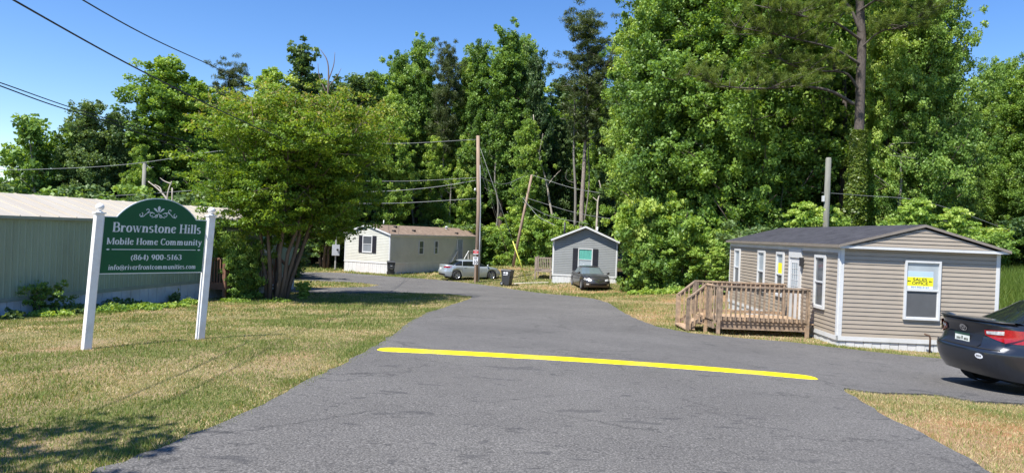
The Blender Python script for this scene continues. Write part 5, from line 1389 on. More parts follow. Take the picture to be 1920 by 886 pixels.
BARK_L = mat('pale_bark', (.20, .185, .16), .95, var=.3, vscale=4, stretch=(5, 5, .7), bump=.7, bscale=14)
BARK_P = mat('pine_bark', (.09, .075, .066), .95, var=.45, vscale=5, stretch=(3, 3, 1), bump=1.0, bscale=12)
BARK_D = mat('bleached_dead_wood', (.42, .37, .31), .9, var=.2, vscale=4)
def leaf_quads(C, size, aspect, rng, up=.6, out_from=None, droop=0., fold=True):
    """rhombic leaves at centres C -> verts, faces"""
    n = len(C)
    nr = rng.randn(n, 3) * 1.0; nr[:, 2] += up
    if out_from is not None: nr += out_from
    nr /= np.linalg.norm(nr, axis=1)[:, None] + 1e-9
    r = rng.randn(n, 3); a = np.cross(nr, r); a /= np.linalg.norm(a, axis=1)[:, None] + 1e-9; b = np.cross(nr, a)
    s = (size * rng.uniform(.6, 1.35, n))[:, None]
    w = s * aspect
    V = np.stack([C - a * s * .5, C + b * w * .5 - a * s * .08, C + a * s * .5 - np.array([0, 0, 1]) * s * droop, C - b * w * .5 - a * s * .08], 1).reshape(-1, 3)
    F = np.arange(4 * n).reshape(n, 4)
    return V, F
def clumps_to_leaves(cl, rad_, per, rng, flat=.6, shell=.5):
    k = len(cl); n = k * per
    d = rng.randn(n, 3); d /= np.linalg.norm(d, axis=1)[:, None]
    rr = rng.rand(n) ** shell
    off = d * rr[:, None]
    off[:, 2] *= flat
    rs = np.repeat(rad_, per)[:, None] if hasattr(rad_, '__len__') else rad_
    return np.repeat(cl, per, 0) + off * rs, d, np.repeat(np.arange(k), per)
def limb_curve(p0, az, L_, el0, el1, rng, k=5):
    pts = [Vector(p0)]; d_el = (el1 - el0) / k; e = el0
    for i in range(k):
        az_ = az + rng.randn() * .13; st = L_ / k
        pts.append(pts[-1] + Vector((math.cos(az_) * math.cos(e), math.sin(az_) * math.cos(e), math.sin(e))) * st); e += d_el + rng.randn() * .08
    return pts
def make_tree(kind, seed, H, R, h0, env, leafmat, bark, nleaf, leaf, nlimb=26, stems=1, el=(.35, .9), clump=.55, per=60, flat=.65, tr=None, lean=0, aspect=.75, needles=False, base_fill=0):
    rng = np.random.RandomState(seed); tb = MB(); cl = []; cr = []
    tr = tr or H * .013
    for st in range(stems):
        if stems == 1:
            top = Vector((rng.randn() * .25 + lean, rng.randn() * .25, H * .96)); trunk = [Vector((0, 0, -.4))] + [Vector((top.x * (i / 8) ** 1.3 + rng.randn() * .05 * H * .06, top.y * (i / 8) ** 1.3 + rng.randn() * .05 * H * .06, H * .96 * i / 8)) for i in range(1, 9)]
            rs = [tr * 1.15] + [tr * (1 - .9 * i / 8) for i in range(1, 9)]
        else:
            a = 2 * PI * st / stems + rng.randn() * .25; q = rng.uniform(.45, .95)
            trunk = [Vector((math.cos(a) * .28, math.sin(a) * .28, -.3))]
            for i in range(1, 9):
                f_ = i / 8; trunk.append(Vector((math.cos(a) * (.28 + R * .62 * q * f_ ** 1.25) + lean * f_, math.sin(a) * (.28 + R * .62 * q * f_ ** 1.25), H * .82 * f_ * (1 - .12 * q))) + Vector((rng.randn() * .06, rng.randn() * .06, 0)))
            rs = [tr] + [tr * (1 - .85 * i / 8) for i in range(1, 9)]
        tb.tube(trunk, rs, 8)
        def on(zf):
            zt_ = zf * len(trunk); i = int(min(len(trunk) - 2, max(0, zf * (len(trunk) - 1)))); f_ = zf * (len(trunk) - 1) - i
            return trunk[i].lerp(trunk[i + 1], f_), rs[i] * (1 - f_) + rs[i + 1] * f_
        nl = nlimb if stems == 1 else max(3, nlimb // stems)
        for j in range(nl):
            zf = h0 + (0.985 - h0) * ((j + rng.rand() * .8) / nl)
            p, rr = on(min(.99, zf)); hrel = (p.z / H - h0) / (1 - h0) if stems == 1 else (zf - h0) / (1 - h0)
            e_ = env(max(0, min(1, hrel)))
            Lm = R * e_ * rng.uniform(.62, 1.12) * (1 if stems == 1 else .55)
            az = j * 2.39996 + rng.randn() * .35 + st
            pts = limb_curve(p, az, max(.4, Lm), el[0] + hrel * .3 + rng.randn() * .1, el[1] + rng.randn() * .12, rng)
            tb.tube(pts, [max(.008, rr * .42 * (1 - .8 * i / 5)) for i in range(6)], 5, cap=False)
            m_ = max(3, int(Lm / (clump * .55)))
            for i in range(m_):
                t_ = .22 + .78 * (i + rng.rand()) / m_; ii = min(4, int(t_ * 5)); q = pts[ii].lerp(pts[ii + 1], t_ * 5 - ii)
                spread = clump * .9 * (.35 + t_)
                for r2 in range(2 if t_ > .4 else 1):
                    o_ = Vector(rng.randn(3)) * spread; o_.z *= (.75 if kind != 'myrtle' else .4)
                    cl.append(q + o_); cr.append(clump * rng.uniform(.55, 1.25) * (1.1 - .3 * t_))
                    if rng.rand() < .25 and Lm > 1: tb.tube([q, q + o_ * .9], [max(.006, rr * .10), .005], 4, cap=False)
    if stems == 1:
        for i in range(10):
            q, _ = on(.90 + .0099 * i); cl.append(q + Vector(rng.randn(3)) * clump * .45); cr.append(clump * (1.0 - .05 * i))
    cl = np.array([tuple(c) for c in cl]); cr = np.array(cr)
    per_ = max(8, int(nleaf / len(cl)))
    C, d, ci = clumps_to_leaves(cl, cr, per_, rng, flat)
    cen = np.array([0, 0, H * .45]); outv = C - cen; outv /= np.linalg.norm(outv, axis=1)[:, None] + 1e-9
    if needles:
        # needle tufts: thin triangles radiating from tuft centres
        V, F = leaf_quads(C, leaf, .15, rng, .1, d * 1.0)
    else:
        V, F = leaf_quads(C, leaf, aspect, rng, .40 if kind != 'myrtle' else .9, outv * .35 + d * .25, .15)
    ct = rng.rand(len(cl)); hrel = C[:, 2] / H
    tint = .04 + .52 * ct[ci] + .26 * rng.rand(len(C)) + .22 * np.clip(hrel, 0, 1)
    if kind == 'myrtle': tint = np.where(rng.rand(len(C)) < np.clip((hrel - .60) * 2.2, 0, .5), rng.uniform(.9, 1, len(C)), np.minimum(tint, .88))
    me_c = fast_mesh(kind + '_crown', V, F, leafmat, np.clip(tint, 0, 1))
    me_t = bpy.data.meshes.new(kind + '_trunk'); me_t.from_pydata(tb.v, [], tb.f); me_t.materials.append(bark); me_t.polygons.foreach_set('use_smooth', [True] * len(me_t.polygons)); me_t.update()
    return me_t, me_c, H
def plant(name, mt, x, y, H, rz_, label, cat='tree', group=None, wide=1.0, dz=0., tilt=0):
    me_t, me_c, H0 = mt; R_ = root(name, (x, y, gz(x, y) + dz), rz_, label, cat, group, ry=tilt)
    s = H / H0; R_.scale = (s * wide, s * wide, s)
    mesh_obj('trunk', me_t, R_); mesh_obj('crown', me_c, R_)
    return R_
egg = lambda h: (math.sin(PI * min(1, h * .82 + .16)) ** .75) * (1 - .35 * h)
cone = lambda h: (1 - h) ** .75 * .95 + .08
column = lambda h: (min(1, h * 4 + .35)) * (1 - h ** 3) ** .6
top = lambda h: (math.sin(PI * (h * .88 + .1))) ** .6
T_POP = [make_tree('poplar', 11 + i, 22, 2.7, .26, column, L_BROAD, BARK, 70000, .20, nlimb=70, el=(.5, 1.1), clump=.55, flat=.85) for i in range(3)]
T_BRT = [make_tree('bright', 31 + i, 20, 4.0, .12, egg, L_BRIGHT, BARK_L, 70000, .21, nlimb=70, el=(.25, .8), clump=.55, flat=.85) for i in range(2)]
T_DRK = [make_tree('dark', 51 + i, 18, 3.8, .10, egg, L_DARK, BARK, 60000, .21, nlimb=66, el=(.3, .8), clump=.55, flat=.85) for i in range(2)]
T_NEAR = [make_tree('near', 71 + i, 18, 4.0, .06, column, [L_BROAD, L_BRIGHT, L_BROAD][i], BARK, 120000, .15, nlimb=100, el=(.15, .8), clump=.50, flat=.8) for i in range(3)]
T_CON = make_tree('conifer', 91, 18, 2.2, .08, cone, L_DARK, BARK, 20000, .26, nlimb=70, el=(.0, .3), clump=.5, flat=.5)
T_PINE = [make_tree('pine', 95 + i, 24, 2.7, .50, top, L_PINE2, mat('pale_pine_bark', (.25, .21, .18), .95, var=.4, vscale=5, stretch=(3, 3, 1), bump=1.0, bscale=12), 34000, .34, nlimb=40, el=(.3, .8), clump=.65, flat=.6, needles=True, tr=.27) for i in range(2)]
T_LOOSE = make_tree('loose', 97, 11, 3.0, .25, top, L_BROAD, BARK_L, 9000, .24, nlimb=22, stems=3, el=(.7, 1.1), clump=.55, flat=.7, tr=.12)
T_BUSH = [make_tree('bush', 101 + i, 4.0, 2.4, .04, egg, [L_BRIGHT, L_BROAD, L_DARK][i], BARK, 17000, .15, nlimb=34, stems=5, el=(.3, .7), clump=.42, flat=.6, tr=.05) for i in range(3)]
T_SAP = make_tree('sapling', 111, 6, 1.8, .08, egg, L_BRIGHT, BARK_L, 12000, .22, nlimb=26, el=(.15, .5), clump=.5, flat=.45, tr=.06)

TREES = [
('near', 9.24, 43, 20.1, 0.85, 'tall leafy tree whose left edge meets the open sky above the grey home', None),
('near', 9.88, 41, 20.8, 0.9, 'tall dense leafy tree in the front row of woods behind the office roof', 'tall leafy trees behind the thicket and the office'),
('near', 11.46, 40, 21.1, 1, 'tall dense leafy tree in the front row of woods behind the office roof', 'tall leafy trees behind the thicket and the office'),
('near', 13.07, 38, 20.3, 1, 'tall dense leafy tree in the front row of woods behind the office roof', 'tall leafy trees behind the thicket and the office'),
('near', 16.22, 40, 21.0, 1, 'tall dense leafy tree in the front row of woods behind the office roof', 'tall leafy trees behind the thicket and the office'),
('near', 18.95, 42, 22.5, 0.9, 'tall dense leafy tree in the front row of woods behind the office roof', 'tall leafy trees behind the thicket and the office'),
('near', 18.78, 35, 14.8, 0.72, 'leafy tree just right of the ivy covered pine', None),
('near', 19.96, 34, 15.6, 0.8, 'tall leafy tree at the right sky gap behind the office gable', None),
('near', 29.07, 42, 12.9, 0.8, 'lower round leafy tree at the far right beyond the sky gap', None),
('near', 28.26, 38, 11.5, 0.9, 'leafy tree cut by the right edge of the picture', None),
('near', 28.83, 36, 11.8, 1, 'leafy tree on the right bank outside the picture', None),
('near', 23.61, 37, 7.8, 0.8, 'mid height tree below the right sky gap', None),
('brt', 10.62, 54, 21.9, 0.9, 'leafy tree in the back row of the right hand woods, mostly hidden', 'back row of the right hand woods'),
('drk', 11.84, 55, 23.5, 1.2, 'leafy tree in the back row of the right hand woods, mostly hidden', 'back row of the right hand woods'),
('brt', 15.27, 56, 24.6, 1.3, 'leafy tree in the back row of the right hand woods, mostly hidden', 'back row of the right hand woods'),
('drk', 17.83, 54, 23.7, 1.3, 'leafy tree in the back row of the right hand woods, mostly hidden', 'back row of the right hand woods'),
('brt', 21.72, 56, 24.3, 1.3, 'leafy tree in the back row of the right hand woods, mostly hidden', 'back row of the right hand woods'),
('brt', 24.73, 56, 24.1, 1.2, 'leafy tree in the back row of the right hand woods, mostly hidden', 'back row of the right hand woods'),
('drk', 26.96, 54, 22.8, 1.2, 'leafy tree in the back row of the right hand woods, mostly hidden', 'back row of the right hand woods'),
('drk', 28.79, 52, 20.4, 1.0, 'leafy tree in the back row of the right hand woods, mostly hidden', 'back row of the right hand woods'),
('drk', 30.04, 50, 16.9, 0.8, 'leafy tree in the back row of the right hand woods, mostly hidden', 'back row of the right hand woods'),
('drk', 37.2, 56, 13.1, 1.2, 'leafy tree in the back row of the right hand woods, mostly hidden', 'back row of the right hand woods'),
('drk', 40.21, 56, 13.1, 1.2, 'leafy tree in the back row of the right hand woods, mostly hidden', 'back row of the right hand woods'),
('drk', 43.63, 56, 14.4, 1.3, 'leafy tree in the back row of the right hand woods, mostly hidden', 'back row of the right hand woods'),
('brt', -27.58, 54, 16.8, 1.35, 'light green tree with a tall crown standing left of the crepe myrtle', None),
('brt', -26.32, 57, 15.9, 1.2, 'light green tree between the tall left tree and the crepe myrtle', None),
('pine', -27.46, 66, 19.6, 1.0, 'dark pine top rising behind the left of the crepe myrtle', None),
('brt', -22.69, 64, 18.8, 1.2, 'leafy tree hidden behind the middle of the crepe myrtle', None),
('con', -20.4, 66, 21.9, 0.85, 'dark pointed evergreen rising above the crepe myrtle', None),
('con', -16.91, 64, 17.7, 1.1, 'lower dark evergreen beside the bare dead branches', None),
('drk', -20.81, 72, 20.3, 1.2, 'dark tree in the dip of the skyline right of the crepe myrtle', None),
('drk', -16.03, 70, 19.6, 1.2, 'dark leafy tree behind the left end of the cream home', None),
('brt', -14.4, 72, 20.6, 1.0, 'leafy tree behind the cream home, left of the tall poplars', None),
('brt', -11.89, 68, 17.4, 0.95, 'rounded bright tree standing forward of the tall poplars', None),
('pop', -12.78, 76, 23.5, 0.8, 'tall poplar left of the twin poplar tops', None),
('pop', -10.59, 76, 25.0, 0.8, 'tallest poplar above the cream home roof', None),
('pine', -7.69, 74, 23.9, 0.75, 'dark thin pine between the poplars above the utility pole', None),
('pop', -5.54, 76, 23.0, 0.7, 'poplar just left of the utility pole top', None),
('pop', -3.83, 74, 24.0, 0.8, 'tall narrow poplar behind the utility pole top', None),
('pop', -1.26, 72, 24.6, 0.85, 'tall pale poplar right of the utility pole', None),
('drk', 1.83, 72, 22.3, 0.65, 'dark green tree just left of the tall thin pine', None),
('brt', 1.25, 64, 14.1, 0.8, 'lower bright tree in front of the dark trees by the leaning pole', None),
('brt', -4.79, 74, 14.8, 0.8, 'lower bright tree behind the utility pole', None),
('brt', -8.47, 74, 14.2, 0.8, 'lower bright tree behind the middle of the cream home', None),
('drk', 4.85, 74, 15.7, 0.8, 'dark tree behind the trunk of the tall thin pine', None),
('drk', 9.67, 66, 13.7, 0.8, 'dark tree filling the gap right of the tall thin pine', None),
('pop', 9.65, 58, 22.0, 0.7, 'tall tree beside the sky gap right of the thin pine', None),
('brt', 8.38, 70, 14.0, 0.8, 'bright tree behind the forked dead trunk', None),
('loose', -33.53, 50, 13.9, 1.0, 'sparse open tree with thin stems at the far left skyline', None),
('loose', -36.12, 52, 12.0, 0.9, 'small sparse tree at the left edge of the skyline', None),
('drk', -30.74, 50, 12.3, 1.05, 'dark dense tree second from the left on the skyline', None),
('drk', -29.39, 51, 11.9, 1.05, 'dark tree between the sparse tree and the light green tree', None),
('drk', -35.09, 54, 9.6, 1.1, 'low dark tree behind the sparse far left tree', None),
('brt', -26.96, 50, 9.4, 0.8, 'small leafy tree behind the grey pole', None),
('drk', -44.67, 62, 7.4, 1.4, 'low round tree at the far left horizon', None),
('drk', -45.77, 60, 7.9, 1.4, 'low tree outside the left edge of the picture', None),
('pop', 0.43, 75, 24.7, 0.8, 'slender tall poplar beside the pale poplar right of the utility pole', None),
('pine', 6.16, 62, 23.6, 1.0, 'tall thin pine with a bare double trunk behind the grey home', None),
('drk', -67.55, 86, 7.1, 1.3, 'leafy tree deep in the woods behind the homes, mostly hidden', 'deep woods behind the homes'),
('brt', -59.02, 80, 6.8, 1.3, 'leafy tree deep in the woods behind the homes, mostly hidden', 'deep woods behind the homes'),
('drk', -59.4, 86, 9.9, 1.3, 'leafy tree deep in the woods behind the homes, mostly hidden', 'deep woods behind the homes'),
('brt', -51.45, 80, 10.1, 1.3, 'leafy tree deep in the woods behind the homes, mostly hidden', 'deep woods behind the homes'),
('drk', -51.25, 86, 13.2, 1.3, 'leafy tree deep in the woods behind the homes, mostly hidden', 'deep woods behind the homes'),
('brt', -43.89, 80, 14.1, 1.3, 'leafy tree deep in the woods behind the homes, mostly hidden', 'deep woods behind the homes'),
('drk', -43.13, 86, 17.8, 1.3, 'leafy tree deep in the woods behind the homes, mostly hidden', 'deep woods behind the homes'),
('brt', -36.3, 80, 16.6, 1.3, 'leafy tree deep in the woods behind the homes, mostly hidden', 'deep woods behind the homes'),
('drk', -34.96, 86, 19.1, 1.3, 'leafy tree deep in the woods behind the homes, mostly hidden', 'deep woods behind the homes'),
('brt', -28.7, 80, 17.6, 1.3, 'leafy tree deep in the woods behind the homes, mostly hidden', 'deep woods behind the homes'),
('drk', -26.74, 86, 18.0, 1.3, 'leafy tree deep in the woods behind the homes, mostly hidden', 'deep woods behind the homes'),
('brt', -21.05, 80, 16.5, 1.3, 'leafy tree deep in the woods behind the homes, mostly hidden', 'deep woods behind the homes'),
('drk', -18.61, 86, 21.8, 1.3, 'leafy tree deep in the woods behind the homes, mostly hidden', 'deep woods behind the homes'),
('brt', -13.52, 80, 21.1, 1.3, 'leafy tree deep in the woods behind the homes, mostly hidden', 'deep woods behind the homes'),
('drk', -10.42, 86, 21.8, 1.3, 'leafy tree deep in the woods behind the homes, mostly hidden', 'deep woods behind the homes'),
('brt', -5.88, 80, 20.1, 1.3, 'leafy tree deep in the woods behind the homes, mostly hidden', 'deep woods behind the homes'),
('drk', -2.21, 86, 20.7, 1.3, 'leafy tree deep in the woods behind the homes, mostly hidden', 'deep woods behind the homes'),
('brt', 1.72, 80, 20.9, 1.3, 'leafy tree deep in the woods behind the homes, mostly hidden', 'deep woods behind the homes'),
('drk', 5.95, 86, 22.0, 1.3, 'leafy tree deep in the woods behind the homes, mostly hidden', 'deep woods behind the homes'),
('brt', 9.34, 80, 20.8, 1.3, 'leafy tree deep in the woods behind the homes, mostly hidden', 'deep woods behind the homes'),
('drk', 14.06, 70, 25.5, 1.4, 'leafy tree deep in the woods behind the homes, mostly hidden', 'deep woods behind the homes'),
('drk', 18.37, 70, 25.0, 1.4, 'leafy tree deep in the woods behind the homes, mostly hidden', 'deep woods behind the homes'),
('drk', 22.68, 70, 24.6, 1.4, 'leafy tree deep in the woods behind the homes, mostly hidden', 'deep woods behind the homes'),
('drk', 26.98, 70, 24.1, 1.4, 'leafy tree deep in the woods behind the homes, mostly hidden', 'deep woods behind the homes'),
('drk', 31.29, 70, 23.8, 1.4, 'leafy tree deep in the woods behind the homes, mostly hidden', 'deep woods behind the homes'),
('drk', 35.6, 70, 23.4, 1.4, 'leafy tree deep in the woods behind the homes, mostly hidden', 'deep woods behind the homes'),
('drk', 39.91, 70, 23.1, 1.4, 'leafy tree deep in the woods behind the homes, mostly hidden', 'deep woods behind the homes'),
('drk', 44.36, 70, 15.8, 1.4, 'leafy tree deep in the woods behind the homes, mostly hidden', 'deep woods behind the homes'),
('drk', 48.69, 70, 14.4, 1.4, 'leafy tree deep in the woods behind the homes, mostly hidden', 'deep woods behind the homes'),
('drk', 52.99, 70, 14.5, 1.4, 'leafy tree deep in the woods behind the homes, mostly hidden', 'deep woods behind the homes'),
('drk', 57.29, 70, 14.6, 1.4, 'leafy tree deep in the woods behind the homes, mostly hidden', 'deep woods behind the homes')]
cnt = {}
KM = {'pop': T_POP, 'brt': T_BRT, 'drk': T_DRK, 'near': T_NEAR, 'con': [T_CON], 'pine': T_PINE, 'loose': [T_LOOSE]}
NMK = {'pop': 'poplar_tree', 'brt': 'leafy_tree', 'drk': 'leafy_tree', 'near': 'leafy_tree', 'con': 'conifer_tree', 'pine': 'pine_tree', 'loose': 'leafy_tree'}
rngt = np.random.RandomState(5)
for (kind, x, y, H, wide, label, group) in TREES:
    vs_ = KM[kind]; cnt[kind] = cnt.get(kind, 0) + 1
    plant(NMK[kind], vs_[cnt[kind] % len(vs_)], x, y, H, rngt.uniform(0, 6.28), label, 'tree', group, wide * rngt.uniform(.93, 1.07))
BUSHES = [
(1, 8.06, 41, 5.03, 0.8, 'dense leafy bush in the thicket between the grey home and the office deck', 'thicket bushes right of the grey home'),
(0, 8.46, 40, 6.93, 0.75, 'dense leafy bush in the thicket between the grey home and the office deck', 'thicket bushes right of the grey home'),
(1, 9.06, 38.5, 5.95, 0.8, 'dense leafy bush in the thicket between the grey home and the office deck', 'thicket bushes right of the grey home'),
(0, 9.83, 38, 5.39, 0.9, 'dense leafy bush in the thicket between the grey home and the office deck', 'thicket bushes right of the grey home'),
(0, 10.75, 36.5, 4.04, 0.9, 'dense leafy bush in the thicket between the grey home and the office deck', 'thicket bushes right of the grey home'),
(1, 7.94, 38, 3.19, 0.9, 'dense leafy bush in the thicket between the grey home and the office deck', 'thicket bushes right of the grey home'),
(0, 9.05, 37.5, 3.67, 1.0, 'dense leafy bush in the thicket between the grey home and the office deck', 'thicket bushes right of the grey home'),
(0, 10.25, 36.5, 2.68, 1.1, 'dense leafy bush in the thicket between the grey home and the office deck', 'thicket bushes right of the grey home'),
(1, 7.26, 41, 2.87, 0.7, 'dense leafy bush in the thicket between the grey home and the office deck', 'thicket bushes right of the grey home'),
(1, 11.14, 35, 3.36, 0.9, 'dense leafy bush in the thicket between the grey home and the office deck', 'thicket bushes right of the grey home'),
(3, 12.31, 29.5, 3.62, 1.0, 'bright green sapling just above the office roof, left of the pole stub', None),
(3, 13.83, 30.5, 3.39, 0.8, 'bright green sapling just above the office roof at the pole stub', None),
(3, 9.79, 33, 2.1, 1.0, 'bright green sapling behind the left end of the office', None),
(3, 15.62, 27, 3.21, 1.0, 'bright sapling above the office gable peak', None),
(3, 16.55, 26, 2.72, 1.0, 'bright leafy sapling right of the office gable peak', None),
(1, 19.13, 28, 2.22, 1.2, 'green bush above the right eave of the office', None),
(0, 21.02, 29, 2.62, 1.3, 'bright green bush on the bank right of the office', None),
(2, 21.46, 28, 2.96, 1.3, 'dark bush at the right edge of the bank', None),
(1, 15.63, 30, 3.23, 1.2, 'green bush behind the office roof right of the ivy trunk', None),
(2, 11.4, 31, 3.62, 1.2, 'dark bush behind the left part of the office roof', None),
(0, -1.97, 70, 5.26, 1.1, 'leafy undergrowth bush behind the leaning pole', 'undergrowth around the leaning pole'),
(1, -0.85, 69, 4.42, 1.2, 'leafy undergrowth bush behind the leaning pole', 'undergrowth around the leaning pole'),
(3, 0.3, 64, 5.23, 1.0, 'leafy undergrowth bush behind the leaning pole', 'undergrowth around the leaning pole'),
(0, 2.4, 63, 5.9, 0.9, 'leafy undergrowth bush behind the leaning pole', 'undergrowth around the leaning pole'),
(1, 3.29, 62, 3.95, 1, 'leafy undergrowth bush behind the leaning pole', 'undergrowth around the leaning pole'),
(0, 4.66, 63, 5.26, 1, 'leafy undergrowth bush behind the leaning pole', 'undergrowth around the leaning pole'),
(1, -22.78, 74, 3.71, 1.3, 'dark undergrowth bush behind the cream home', 'undergrowth behind the cream home'),
(2, -21.05, 74, 3.17, 1.3, 'dark undergrowth bush behind the cream home', 'undergrowth behind the cream home'),
(0, -18.2, 74, 2.91, 1.3, 'dark undergrowth bush behind the cream home', 'undergrowth behind the cream home'),
(2, -14.61, 70, 5.35, 1.3, 'dark undergrowth bush behind the cream home', 'undergrowth behind the cream home'),
(1, -11.91, 70, 5.09, 1.3, 'dark undergrowth bush behind the cream home', 'undergrowth behind the cream home'),
(2, -9.23, 70, 5.36, 1.3, 'dark undergrowth bush behind the cream home', 'undergrowth behind the cream home'),
(1, -6.53, 70, 5.07, 1.3, 'dark undergrowth bush behind the cream home', 'undergrowth behind the cream home'),
(2, -4.37, 70, 4.76, 1.3, 'dark undergrowth bush behind the cream home', 'undergrowth behind the cream home'),
(2, -32.93, 44, 5.51, 1.25, 'dark leafy bush behind the green home roof', 'bushes behind the green home'),
(1, -31.61, 45, 5.8, 1.25, 'dark leafy bush behind the green home roof', 'bushes behind the green home'),
(2, -30.19, 46, 6.11, 1.25, 'dark leafy bush behind the green home roof', 'bushes behind the green home'),
(1, -26.86, 44, 6.13, 1.25, 'dark leafy bush behind the green home roof', 'bushes behind the green home'),
(2, -25.39, 45, 6.1, 1.25, 'dark leafy bush behind the green home roof', 'bushes behind the green home'),
(1, -23.82, 46, 6.06, 1.25, 'dark leafy bush behind the green home roof', 'bushes behind the green home'),
(2, -20.75, 44, 5.76, 1.25, 'dark leafy bush behind the green home roof', 'bushes behind the green home'),
(1, -19.14, 45, 5.73, 1.25, 'dark leafy bush behind the green home roof', 'bushes behind the green home'),
(2, -17.41, 46, 4.81, 1.25, 'dark leafy bush behind the green home roof', 'bushes behind the green home'),
(2, -14.6, 44, 4.1, 1.25, 'dark leafy bush behind the green home roof', 'bushes behind the green home')]
for (k, x, y, H, wide, label, group) in BUSHES:
    plant('sapling' if k == 3 else 'bush', T_SAP if k == 3 else T_BUSH[k], x, y, H, rngt.uniform(0, 6.28), label, 'bush' if k < 3 else 'sapling', group, wide)

# crepe myrtle in front of the green home
mt = make_tree('myrtle', 203, 9.2, 4.7, .33, lambda h: math.sin(PI * (h * .62 + .28)) ** .6, L_MYRTLE, mat('myrtle_bark', (.13, .10, .08), .8, var=.3, vscale=3, stretch=(4, 4, .6)), 125000, .105, nlimb=190, lean=.8, stems=11, el=(.05, .7), clump=.40, flat=.38, tr=.08, aspect=.6)
plant('crepe_myrtle', mt, -9.2, 27.3, 10.1, .1, 'wide yellow green crepe myrtle with many stems beside the green home porch', 'tree', wide=1.0)
# multi-stem tree across the road left of the cream home
mt2 = make_tree('vase', 207, 8.5, 3.6, .30, top, L_BROAD, BARK, 22000, .2, nlimb=44, stems=4, el=(.2, .7), clump=.6, flat=.5, tr=.13)
plant('leafy_tree', mt2, -16.4, 61.0, 8.8, 0, 'low spreading tree with forked trunk across the road, left of the cream home', 'tree')

# big pine behind the office, with long needle boughs and ivy on its trunk
def big_pine():
    rng = np.random.RandomState(33); D = 33.0
    R_ = root('tall_pine_tree', (0, 0, 0), 0, 'tall rough barked pine behind the office roof with ivy climbing its lower trunk', 'tree')
    b0 = at(1597, 520, D); tr_pts = [at(1597, 560, D), at(1600, 430, D), at(1606, 330, D), at(1611, 240, D), at(1613, 170, D), at(1616, 80, D), at(1612, 0, D), at(1610, -120, D), at(1612, -260, D), at(1615, -380, D)]
    tr_pts = [Vector(p) for p in tr_pts]; rs = [.34, .29, .25, .225, .21, .20, .18, .15, .11, .05]
    q = MB(); q.tube(tr_pts, rs, 14)
    limbs = []
    for pts, r0 in (([(1600, 195), (1560, 172), (1500, 162), (1440, 166), (1350, 160), (1290, 140)], .085), ([(1608, 165), (1590, 140), (1540, 133), (1480, 120), (1440, 95)], .07), ([(1612, 120), (1570, 95), (1500, 75), (1440, 62), (1380, 50)], .07),
                    ([(1614, 75), (1560, 40), (1500, 30), (1440, 15)], .07), ([(1614, 60), (1590, 10), (1560, -20), (1480, -30), (1400, -20)], .09), ([(1614, 90), (1650, 60), (1700, 50), (1740, 20)], .05), ([(1612, 20), (1660, -10), (1720, -30)], .06),
                    ([(1612, -60), (1550, -100), (1480, -110)], .06), ([(1612, -100), (1680, -140), (1740, -150)], .06), ([(1612, -160), (1560, -210), (1500, -230)], .05), ([(1612, -200), (1660, -250), (1700, -260)], .05), ([(1612, -280), (1580, -320)], .04), ([(1612, -280), (1650, -340)], .04)):
        n = len(pts); dd = rng.uniform(-2.2, .6)
        P3 = [Vector(at(a, b, D + dd * i / (n - 1) - .1)) for i, (a, b) in enumerate(pts)]
        cv = curve3(P3, 5); q.tube(cv, [r0 * (1 - .85 * i / (len(cv) - 1)) for i in range(len(cv))], 6, cap=False); limbs.append((cv, r0))
    cl = []
    for cv, r0 in limbs:
        n = len(cv)
        for i in range(int(n * .35), n):
            for k in range(3):
                sd = Vector((rng.randn() * .55, rng.randn() * .8, abs(rng.randn()) * .45 + .05)); e_ = cv[i] + sd * (1.1 if i < n - 3 else .8)
                q.tube([cv[i], cv[i].lerp(e_, .6) + Vector((0, 0, -.05)), e_], [.022, .015, .007], 4, cap=False)
                for m_ in range(3): cl.append(e_ - (e_ - cv[i]) * m_ * .22 + Vector(rng.randn(3)) * .10)
    q.build('trunk', BARK_P, R_)
    cl = np.array([tuple(c) for c in cl]); per_ = 90; n = len(cl) * per_
    d = rng.randn(n, 3); d[:, 2] += .35; d /= np.linalg.norm(d, axis=1)[:, None]; base = np.repeat(cl, per_, 0) + rng.randn(n, 3) * .05
    Ln = rng.uniform(.16, .27, n)[:, None]; sd = np.cross(d, rng.randn(n, 3)); sd /= np.linalg.norm(sd, axis=1)[:, None]
    V = np.stack([base - sd * .009, base + sd * .009, base + d * Ln], 1).reshape(-1, 3)
    ti = np.clip(.35 + .4 * np.repeat(rng.rand(len(cl)), per_) + .3 * rng.rand(n), 0, 1)
    mesh_obj('needles', fast_mesh('needles', V, np.arange(3 * n).reshape(n, 3), L_PINE, ti), R_)
    # ivy
    n = 15000; t_ = rng.rand(n) ** .85; idx_ = t_ * 2.95; i0 = idx_.astype(int); fr = idx_ - i0
    TP = np.array([tuple(p) for p in tr_pts]); RS = np.array(rs)
    c = TP[i0] * (1 - fr[:, None]) + TP[i0 + 1] * fr[:, None]; rr = RS[i0] + .05 + .28 * (1 - t_) * rng.rand(n) ** 1.5 + .03
    a = rng.uniform(0, 2 * PI, n); o_ = np.c_[np.cos(a), np.sin(a), np.zeros(n)]
    V, F = leaf_quads(c + o_ * rr[:, None], .13, .85, rng, .3, o_ * 1.2, .1)
    mesh_obj('ivy', fast_mesh('ivy', V, F, L_IVY, np.clip(.2 + .8 * rng.rand(n), 0, 1)), R_)
big_pine()

